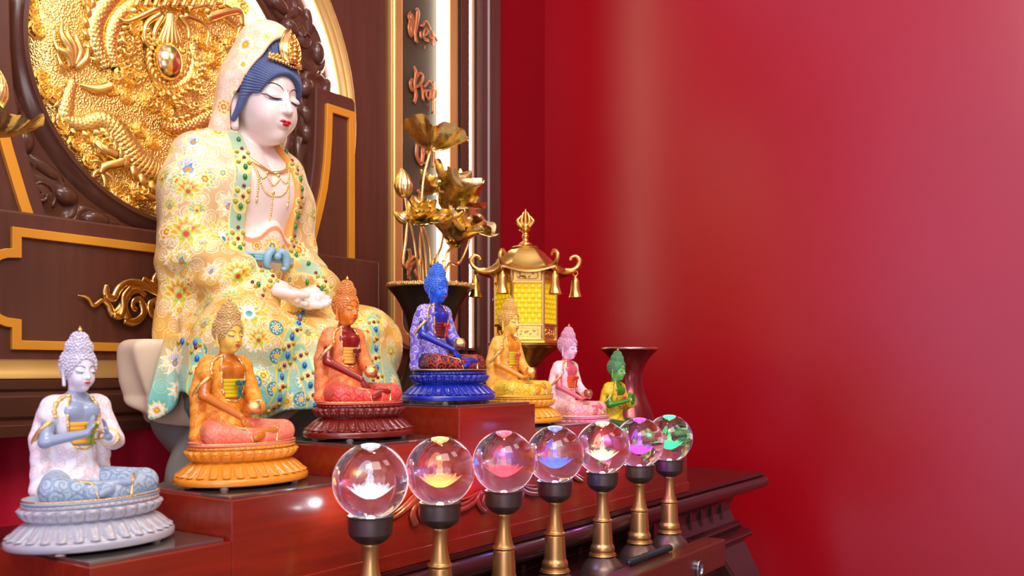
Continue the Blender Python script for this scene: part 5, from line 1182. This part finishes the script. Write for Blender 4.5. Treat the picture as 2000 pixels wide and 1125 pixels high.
for x, key, c, lab in LAMPS:
    r = thing('crystal_ball_lamp', lab, 'lamp', (x, LY, LZ), 'seven crystal ball lamps in a row')
    def lp_(name, mesh, mt, parent, loc=(0, 0, 0)):
        if not mesh.materials: mesh.materials.append(mt)
        o = bpy.data.objects.new(name, mesh); COL.objects.link(o); o.parent = parent; o.location = loc; o.material_slots[0].link = 'OBJECT'; o.material_slots[0].material = mt; return o
    lp_('base', LM['base'], BASEM, r); lp_('stem', LM['stem'], STEM, r); lp_('cap', LM['cap'], CAPM, r)
    b = lp_('crystal_ball', LM['ball'], CRYS, r, (0, 0, BZ)); e = lp_('lotus_engraving', LM['engr'], engr_mat(key+'_lit_etching', c), b); e['label'] = 'glowing '+key+' etched lotus'
    lp_('led_disc', LM['led'], mat(key+'_led', c, .5, emit=c, estr=14, var=0), b, (0, 0, -BR*.945))
    d = bpy.data.lights.new(key+'_lamp_bulb', 'POINT'); d.energy = .075; d.color = c; d.shadow_soft_size = .003; o = bpy.data.objects.new(key+'_lamp_bulb', d); COL.objects.link(o); o.parent = b; o.location = (0, 0, -BR*.72)
    d = bpy.data.lights.new(key+'_lamp_glow', 'POINT'); d.energy = .55 if key in ('blue', 'violet') else .14; d.color = c; d.shadow_soft_size = .004; o = bpy.data.objects.new(key+'_lamp_glow', d); COL.objects.link(o); o.parent = r; o.location = (0, .028, .162)
# coiled black cord behind the drawer lip
m = MB(); p0 = np.array(at(1203, 1094, .655)); p1 = np.array(at(1284, 1070, .655)); p0[1] = p1[1] = .633; p0[2] = p1[2] = -.2945+.0064; n = 150
ax = (p1-p0)/np.linalg.norm(p1-p0)
addtube(m, [p0-ax*.004, p0+(p1-p0)*.5, p1+ax*.003], .0034, 8, 6)
addtube(m, [p0+(p1-p0)*i/n+.0046*np.array((0, math.cos(i*.95), math.sin(i*.95))) for i in range(n+1)], .0017, 6, 1)
tag(m.build('coiled_cord', mat('black_rubber', (.02, .02, .022), .45)), 'short coiled black cord lying behind the drawer lip', 'cord')

# ------------------------------------------------------------------ vases, golden lotus flowers
def vase(name, loc, sc_, lab, mt, rimmat, rimtube, pts):
    r = thing(name, lab, 'vase', loc); V, F = lathe(sprof([(a*sc_, z*sc_) for a, z in pts], 5), 72); me = make_mesh('body', V, [F]); me.materials.append(mt); o = bpy.data.objects.new('body', me); COL.objects.link(o); o.parent = r
    m = MB(); R, z = pts[rimtube][0]*sc_, pts[rimtube][1]*sc_
    return r, R, z
VP = [(.0005, 0), (.062, 0), (.066, .006), (.062, .016), (.050, .030), (.050, .040), (.075, .085), (.086, .140), (.080, .185), (.060, .225), (.048, .262), (.045, .300), (.052, .345), (.070, .385), (.088, .408), (.0925, .413), (.089, .415), (.084, .408), (.06, .37), (.04, .30), (.035, .25), (.0005, .24)]
SILV = mat('warm_gilt_rim', (1, .70, .28), .28, 1, bump=.9, bscale=500, voro=1)
def big_vase(loc, lab):
    r, R, z = vase('flower_vase', loc, 1.0, lab, BLACK, SILV, 15, VP); m = MB(); a = np.arange(64)*2*PI/64
    addtube(m, [(loc[0]+.0905*math.cos(t), loc[1]+.0905*math.sin(t), loc[2]+.414) for t in a], .0042, 10, 1, closed=True)
    g = random.Random(4)
    for t in np.arange(0, 2*PI, 2*PI/110): m.add(*sphere((loc[0]+(.091+g.uniform(-.003, .003))*math.cos(t), loc[1]+(.091+g.uniform(-.003, .003))*math.sin(t), loc[2]+.417+g.uniform(-.001, .001)), g.uniform(.0024, .0036), 8, 6))
    m.build('rim', SILV, r); return r
VX, VY = 1.495, 1.25
big_vase((VX, VY, TZ), 'black trumpet vase of golden lotus flowers behind the blue statue')
LV = at(-205, 560, VY).x
big_vase((LV, VY, TZ), 'black trumpet vase of golden lotus at the left of the seated goddess')
LEAFG = mat('flower_gold', (1.0, .78, .32), .27, 1, var=.14, rvar=.06, vscale=60, bump=.25, bscale=130)
def petal_v(L, W, lift, curl, cup, n=10, k=7, rip=0.0, ph=0):
    rows = []
    x = z = 0.0; a = lift
    for i in range(n):
        t = i/(n-1); w = W*(math.sin(PI*min(.10+.86*t, 1))**.75)*(1-.55*max(t-.72, 0)/.28)
        for j in range(k):
            s = j/(k-1)*2-1; rows.append((x-cup*s*s*W*math.sin(a), w*s, z+cup*s*s*W*math.cos(a)*.8+rip*math.sin(9*t+ph+3*s)))
        x += L/(n-1)*math.cos(a); z += L/(n-1)*math.sin(a); a += curl/(n-1)
    return np.array(rows), grid_faces(n, k)
def orient(V, c, d):
    d = np.array(d, float); d /= np.linalg.norm(d); e = np.cross((0, 1., 0), d); 
    if np.linalg.norm(e) < .1: e = np.cross((1., 0, 0), d)
    e /= np.linalg.norm(e); f = np.cross(d, e); return V[:, :1]*e+V[:, 1:2]*f+V[:, 2:3]*d+np.array(c)
def bloom(c, d, R, openness, seed=0, core=True):
    m = MB(); g = random.Random(seed)
    for n_, lf, L, W in ((6, .55+.3*(1-openness), 1.0, .36), (7, .95+.25*(1-openness), .95, .33), (5, 1.25+.15*(1-openness), .8, .28)):
        for i in range(n_):
            V, F = petal_v(R*L*g.uniform(.9, 1.08), R*W, lf+g.uniform(-.12, .12), g.uniform(.1, .5)*(1-openness)-.35*openness, .35, rip=R*.02, ph=g.uniform(0, 6)); a = i*2*PI/n_+lf*2+g.uniform(-.1, .1); q, s = math.cos(a), math.sin(a)
            m.add(orient(np.stack([V[:, 0]*q-V[:, 1]*s, V[:, 0]*s+V[:, 1]*q, V[:, 2]], 1), c, d), F)
    if core:
        v, f = lathe([(.0001, 0), (R*.10, .02*R), (R*.2, R*.3), (R*.19, R*.36), (.0001, R*.36)], 20); m.add(orient(v, c, d), f)
    return m
def leaf_m(c, d, R, seed):
    n, k = 14, 96; a = np.arange(k)*2*PI/k; s = np.linspace(.02, 1, n); A, S = np.meshgrid(a, s); g = np.random.RandomState(seed); p = g.uniform(0, 6, 3)
    rr = R*S*(1+.10*np.cos(3*A+p[0])*S); z = R*(.60*S**2.0+(.10*np.sin(5*A+p[1])+.07*np.sin(9*A+p[2]))*S**3+.018*np.cos(14*A)*S)
    V = np.stack([rr*np.cos(A), rr*np.sin(A), z], 2).reshape(-1, 3); m = MB(); m.add(orient(V, c, d), grid_faces(n, k, False, True)); return m
def bud_m(c, d, R):
    m = MB(); n, k = 18, 60; t = np.linspace(0.01, 1, n); a = np.arange(k)*2*PI/k; A, T = np.meshgrid(a, t); r = R*.62*np.sin(PI*np.minimum(T**.75, 1))**.8*(1+.06*np.cos(14*A+8*T)); V = np.stack([r*np.cos(A+T), r*np.sin(A+T), R*(2.1*T-.2)], 2).reshape(-1, 3); m.add(orient(V, c, d), grid_faces(n, k, False, True))
    for i in range(5):
        V, F = petal_v(R*.95, R*.35, .95, .6, .3); q, s = math.cos(i*2*PI/5), math.sin(i*2*PI/5); m.add(orient(np.stack([V[:, 0]*q-V[:, 1]*s+.05*R*q, V[:, 0]*s+V[:, 1]*q+.05*R*s, V[:, 2]-.2*R], 1), c, d), F)
    return m
def stem_to(m, pxs, Y, foot):
    P = [tuple(at(x, y, Y)) for x, y in pxs]; P += [((P[-1][0]*.45+foot[0]*.55), (P[-1][1]*.45+foot[1]*.55), foot[2]+.06), (foot[0], foot[1], foot[2]-.13)]; addtube(m, P, .0031, 10, 8); return m
SG = mat('stem_gold', (1, .70, .26), .24, 1, var=.1, vscale=40)
RZ = TZ+.40
def flower_thing(name, lab, px, py, dY, foot, stem, maker, cat='flower', vx=VX, grp='golden lotus in the vase behind the blue statue'):
    Y = VY+dY; c = at(px, py, Y); root = thing(name, lab, cat, tuple(c), grp); maker(np.array(c)).build({'lotus_flower': 'bloom', 'lotus_bud': 'bud', 'lotus_leaf': 'leaf'}[name], LEAFG, root)
    m = MB(); stem_to(m, [(px, py)]+stem, Y, (vx+foot[0], VY+foot[1], RZ)); m.build('stem', SG, root); return root
RT = np.array((ST, -CT, 0)); UPV = np.array((0, 0, 1.)); TOW = np.array((-CT, -ST, 0))
flower_thing('lotus_leaf', 'broad wavy golden lotus leaf at the top of the bouquet', 842, 292, 0, (.008, .01), [(834, 318), (826, 360), (822, 440)], lambda c: leaf_m(c, UPV*1+RT*.18-TOW*.12, .068, 3), 'leaf')
flower_thing('lotus_bud', 'ribbed golden lotus bud left of the bouquet', 790, 382, -.01, (-.015, 0), [(797, 425), (808, 470), (815, 520)], lambda c: bud_m(c, UPV-RT*.10, .030), 'bud')
flower_thing('lotus_flower', 'small pointed golden lotus beside the ribbed bud', 824, 378, .03, (-.008, .02), [(824, 420), (820, 480)], lambda c: bloom(c, UPV*.75+RT*.7+TOW*.1, .052, .5, 1))
flower_thing('lotus_flower', 'large upright golden lotus right below the leaf', 866, 408, .015, (.02, .015), [(868, 440), (862, 480)], lambda c: bloom(c, UPV*.8+RT*.55-TOW*.05, .105, .38, 2))
flower_thing('lotus_flower', 'wide open golden lotus at the bouquet centre', 826, 440, -.03, (0, -.02), [(838, 480), (842, 520)], lambda c: bloom(c, UPV*.8+TOW*.7+RT*.1, .064, .75, 3))
flower_thing('lotus_flower', 'large golden bowl shaped lotus over the vase', 884, 482, -.02, (.026, -.012), [(872, 496), (866, 530)], lambda c: bloom(c, UPV*1+TOW*.25+RT*.25, .088, .30, 5))
flower_thing('lotus_leaf', 'crumpled golden lotus leaf at the right of the bouquet', 922, 446, .03, (.034, .016), [(914, 478), (896, 515)], lambda c: leaf_m(c, UPV*.7+RT*.8+TOW*.2, .056, 8), 'leaf')
flower_thing('lotus_bud', 'small golden lotus bud low at the left', 796, 432, -.02, (-.026, -.012), [(792, 470), (788, 520)], lambda c: bud_m(c, UPV*.5-RT*.8, .018), 'bud')
g2 = 'golden lotus at the left edge'
flower_thing('lotus_bud', 'golden lotus bud at the left edge', -22, 212, 0, (.07, .01), [(-22, 270), (-70, 400)], lambda c: bud_m(c, UPV, .036), 'bud', LV, g2)
flower_thing('lotus_leaf', 'curling golden lotus leaf at the left edge', -12, 268, -.02, (.08, -.01), [(-30, 320), (-80, 420)], lambda c: leaf_m(c, UPV*.9+RT*.10+TOW*.1, .052, 5), 'leaf', LV, g2)
# plain vase on the right
PV = [(.0005, 0), (.050, 0), (.053, .005), (.050, .012), (.042, .022), (.046, .045), (.058, .085), (.060, .115), (.050, .150), (.036, .185), (.030, .215), (.033, .240), (.046, .264), (.062, .281), (.066, .285), (.066, .288), (.061, .287), (.045, .268), (.028, .235), (.0005, .20)]
pv = vase('plain_vase', (1.886, .98, TZ), 1.0, 'dark red trumpet vase with a metal rim behind the green statue', mat('red_reflection_dark_metal', rgb(120, 26, 26), .22, .35, coat=.3, var=.08), None, 14, PV)[0]  # dark metal body; the red walls' reflection is put into its colour
m = MB(); a = np.arange(64)*2*PI/64; addtube(m, [(1.886+.064*math.cos(t), .98+.064*math.sin(t), TZ+.286) for t in a], .0036, 10, 1, closed=True); m.build('rim', mat('pewter_rim', (.62, .44, .32), .22, 1), pv)

# ------------------------------------------------------------------ brass lantern
LX, LYY = 1.634, 1.10
LDZ = -.010
lt = thing('brass_lantern', 'hexagonal brass pagoda lantern with yellow panes and hanging bells', 'lantern', (LX, LYY, TZ))
LC = np.array((LX, LYY, 0)); HR = math.radians(8)
def hexv(r, z, rot=HR): return [(LX+r*math.cos(rot+i*PI/3), LYY+r*math.sin(rot+i*PI/3), z) for i in range(6)]
def hexloft(rz): 
    V = np.array([hexv(r, z) for r, z in rz]).reshape(-1, 3); return V, grid_faces(len(rz), 6, False, True)[:, ::-1].copy()
lant0 = set(COL.objects)
m = MB(); m.add(*lathe(sprof([(.0005, TZ), (.075, TZ), (.078, TZ+.008), (.070, TZ+.018), (.045, TZ+.034), (.030, TZ+.06), (.026, TZ+.10), (.024, TZ+.13), (.029, TZ+.135), (.031, TZ+.142), (.027, TZ+.150), (.0215, TZ+.160), (.023, TZ+.20), (.0255, TZ+.245), (.0255, TZ+.252), (.0005, TZ+.252)], 4), 48, (LX, LYY, 0))); m.build('pedestal', BRASS, lt)
n = 96; zz = smooth_path(np.array([(.024, TZ+.250), (.028, .017), (.036, .024), (.046, .036), (.062, .050), (.078, .060), (.080, .064), (.077, .067), (.0005, .067)]), 5); a = np.arange(n)*2*PI/n
V = np.stack([np.outer(zz[:, 0], np.cos(a)), np.outer(zz[:, 0], np.sin(a)), np.repeat(zz[:, 1:2], n, 1)], 2); flut = 1+.05*np.abs(np.sin(a*6))[None]*np.clip((zz[:, 1:2]-.02)*40, 0, 1)*(zz[:, 1:2] < .058); V[:, :, :2] *= flut[..., None]
m = MB(); m.add(V.reshape(-1, 3)+LC, grid_faces(len(zz), n, False, True)[:, ::-1].copy()); m.build('lotus_cup', BRASS, lt)
fr = m = MB(); m.add(*hexloft([(.0005, .066), (.070, .066), (.072, .070), (.068, .074), (.0665, .076)])); m.add(*hexloft([(.0655, .076), (.0655, .103)])); m.add(*hexloft([(.066, .102), (.0695, .103), (.0695, .107), (.066, .108)])); m.add(*hexloft([(.066, .192), (.0695, .193), (.0695, .197), (.0665, .198)])); m.add(*hexloft([(.0655, .198), (.0655, .217), (.070, .219), (.0005, .219)]))
for i in range(6):
    p = np.array(hexv(.0655, .07)[i]); addtube(m, [p, p+np.array((0, 0, .15))], .0042, 8, 2)
m.build('frame', BRASS, lt, smooth=False)
def pane_mat():
    m = mat('yellow_scale_glass', rgb(232, 194, 4), .16, spec=.6, emit=rgb(240, 205, 10), estr=.22, var=.05); return m
PANE = pane_mat()
for i in range(6):
    p, q = np.array(hexv(.0645, .108)[i]), np.array(hexv(.0645, .108)[(i+1) % 6]); u = (q-p)/np.linalg.norm(q-p); W = np.linalg.norm(q-p); nrm = np.cross(u, (0, 0, 1.)); nu, nv = 61, 81
    A, B = np.meshgrid(np.linspace(.05, .95, nu), np.linspace(0, 1, nv)); rowh = .0105; colw = W*.9/4; v_ = B*.086/rowh; row = np.floor(v_); uu = (A*W)/colw+.5*(row % 2); fu = uu-np.floor(uu)-.5; fv = v_-row
    d = np.sqrt((fu*2)**2+((fv-.1)*1.15)**2); h = .0034*np.sqrt(np.clip(1-d**2, 0, 1)); V = p+u*(A*W)[..., None]+nrm*h[..., None]+np.array((0, 0, 1.))*(B*.086)[..., None]
    m = MB(); m.add(V.reshape(-1, 3), grid_faces(nv, nu)[:, ::-1].copy()); m.build('pane', PANE, lt)
    c0 = (p+q)/2; m = MB()
    for zc, hh in ((.0895, .0085), (.208, .007)):
        c = np.array((c0[0], c0[1], zc))+nrm*.0012; lo_ = [c+u*W*.34*sx+np.array((0, 0, hh))*sz for sx, sz in ((-1, -.6), (-.8, -1), (.8, -1), (1, -.6), (1, .6), (.8, 1), (-.8, 1), (-1, .6))]; addtube(m, lo_, .0011, 6, 1, closed=True)
        for k in range(9): m.add(*sphere(c+u*W*.26*random.uniform(-1, 1)+np.array((0, 0, hh*.6*random.uniform(-1, 1))), (.003, .002, .0022), 8, 6))
    for k in range(14): m.add(*sphere(p+u*.0045+nrm*.001+np.array((0, 0, .004+k*.006)), .0013, 6, 5))
    m.build('filigree', BRASS, lt)
# roof with upswept corners
n = 144; k = 26; a = np.arange(n)*2*PI/n; t = np.linspace(0, 1, k); hexr = np.cos(PI/6)/np.cos(((a-HR) % (PI/3))-PI/6); sharp = np.abs(((a-HR+PI/6) % (PI/3))-PI/6)/(PI/6); corner = (1-sharp)**2.2
R = .026+.064*t**.85+.012*t**5; Zr = .272-.050*np.sin(t*PI/2)**1.2-.006*t**3
V = np.stack([R[:, None]*(hexr*(1-.10*t[:, None])+.1*t[:, None]+.10*corner*t[:, None]**3)*np.cos(a), R[:, None]*(hexr*(1-.10*t[:, None])+.1*t[:, None]+.10*corner*t[:, None]**3)*np.sin(a), Zr[:, None]+.010*corner*t[:, None]**3+.003*corner*np.sin(PI*t[:, None])], 2)
m = MB(); m.add(V.reshape(-1, 3)+LC, grid_faces(k, n, False, True)[:, ::-1].copy()); V2 = V.copy(); V2[:, :, 2] -= .004; m.add(V2.reshape(-1, 3)+LC, grid_faces(k, n, False, True)); m.add(np.concatenate([V[-1], V2[-1]])+LC, grid_faces(2, n, False, True)[:, ::-1].copy()); m.add(*hexloft([(.0005, .2715), (.029, .2715), (.030, .274), (.026, .277), (.018, .279), (.0005, .279)])); rf_ = m.build('roof', BRASS, lt, sharp=60)
for i in range(6):
    ang = HR+i*PI/3; d = np.array((math.cos(ang), math.sin(ang), 0)); z1 = np.array((0, 0, 1.)); c = LC+d*.098
    m = MB(); addtube(m, [c-d*.012+z1*.226, c+d*.004+z1*.226, c+d*.016+z1*.234, c+d*.020+z1*.247, c+d*.012+z1*.256, c+d*.002+z1*.253, c+d*.0+z1*.247], [.0045, .0050, .0048, .0044, .004, .0034, .0026], 10, 8); m.build('corner_hook', BRASS, rf_)
    m = MB(); b = c+d*.010; aa = np.arange(16)*2*PI/16; addtube(m, [b+z1*(.219+.0055*math.sin(q))+d*.0055*math.cos(q) for q in aa], .0011, 6, 1, closed=True)
    m.add(*lathe(sprof([(.0006, .2140), (.0024, .2135), (.0040, .210), (.0076, .203), (.0088, .193), (.0102, .180), (.0132, .170), (.0142, .167), (.0134, .1665), (.010, .172), (.0006, .205)], 3), 24, tuple(b))); m.build('bell', BRASS, lt)
m = MB(); m.add(*lathe(sprof([(.0005, .278), (.013, .278), (.013, .283), (.007, .287), (.0055, .293), (.008, .298), (.0062, .302), (.006, .306), (.014, .311), (.014, .3125), (.005, .314), (.0005, .314)], 4), 28, (LX, LYY, 0))); m.add(*sphere((LX, LYY, .320), .0085, 16, 12))
for i in range(5):
    s = (i-2)*.5; c = LC+np.array((0, 0, .318)); q = RT*s*.014; addtube(m, [c+q*.6, c+q*1.2+UPV*.012, c+q*.9+UPV*(.020+.006*(2-abs(i-2))), c+q*.45+UPV*(.028+.006*(2-abs(i-2)))], [.003, .0034, .0024, .0004], 8, 5)
m.build('flame_finial', BRASS, lt)
for o in list(COL.objects):          # the lantern's upper body sits on its pedestal
    if o not in lant0 and o.name.split('.')[0] not in ('pedestal',): 
        if o.parent == lt: o.location.z -= .010
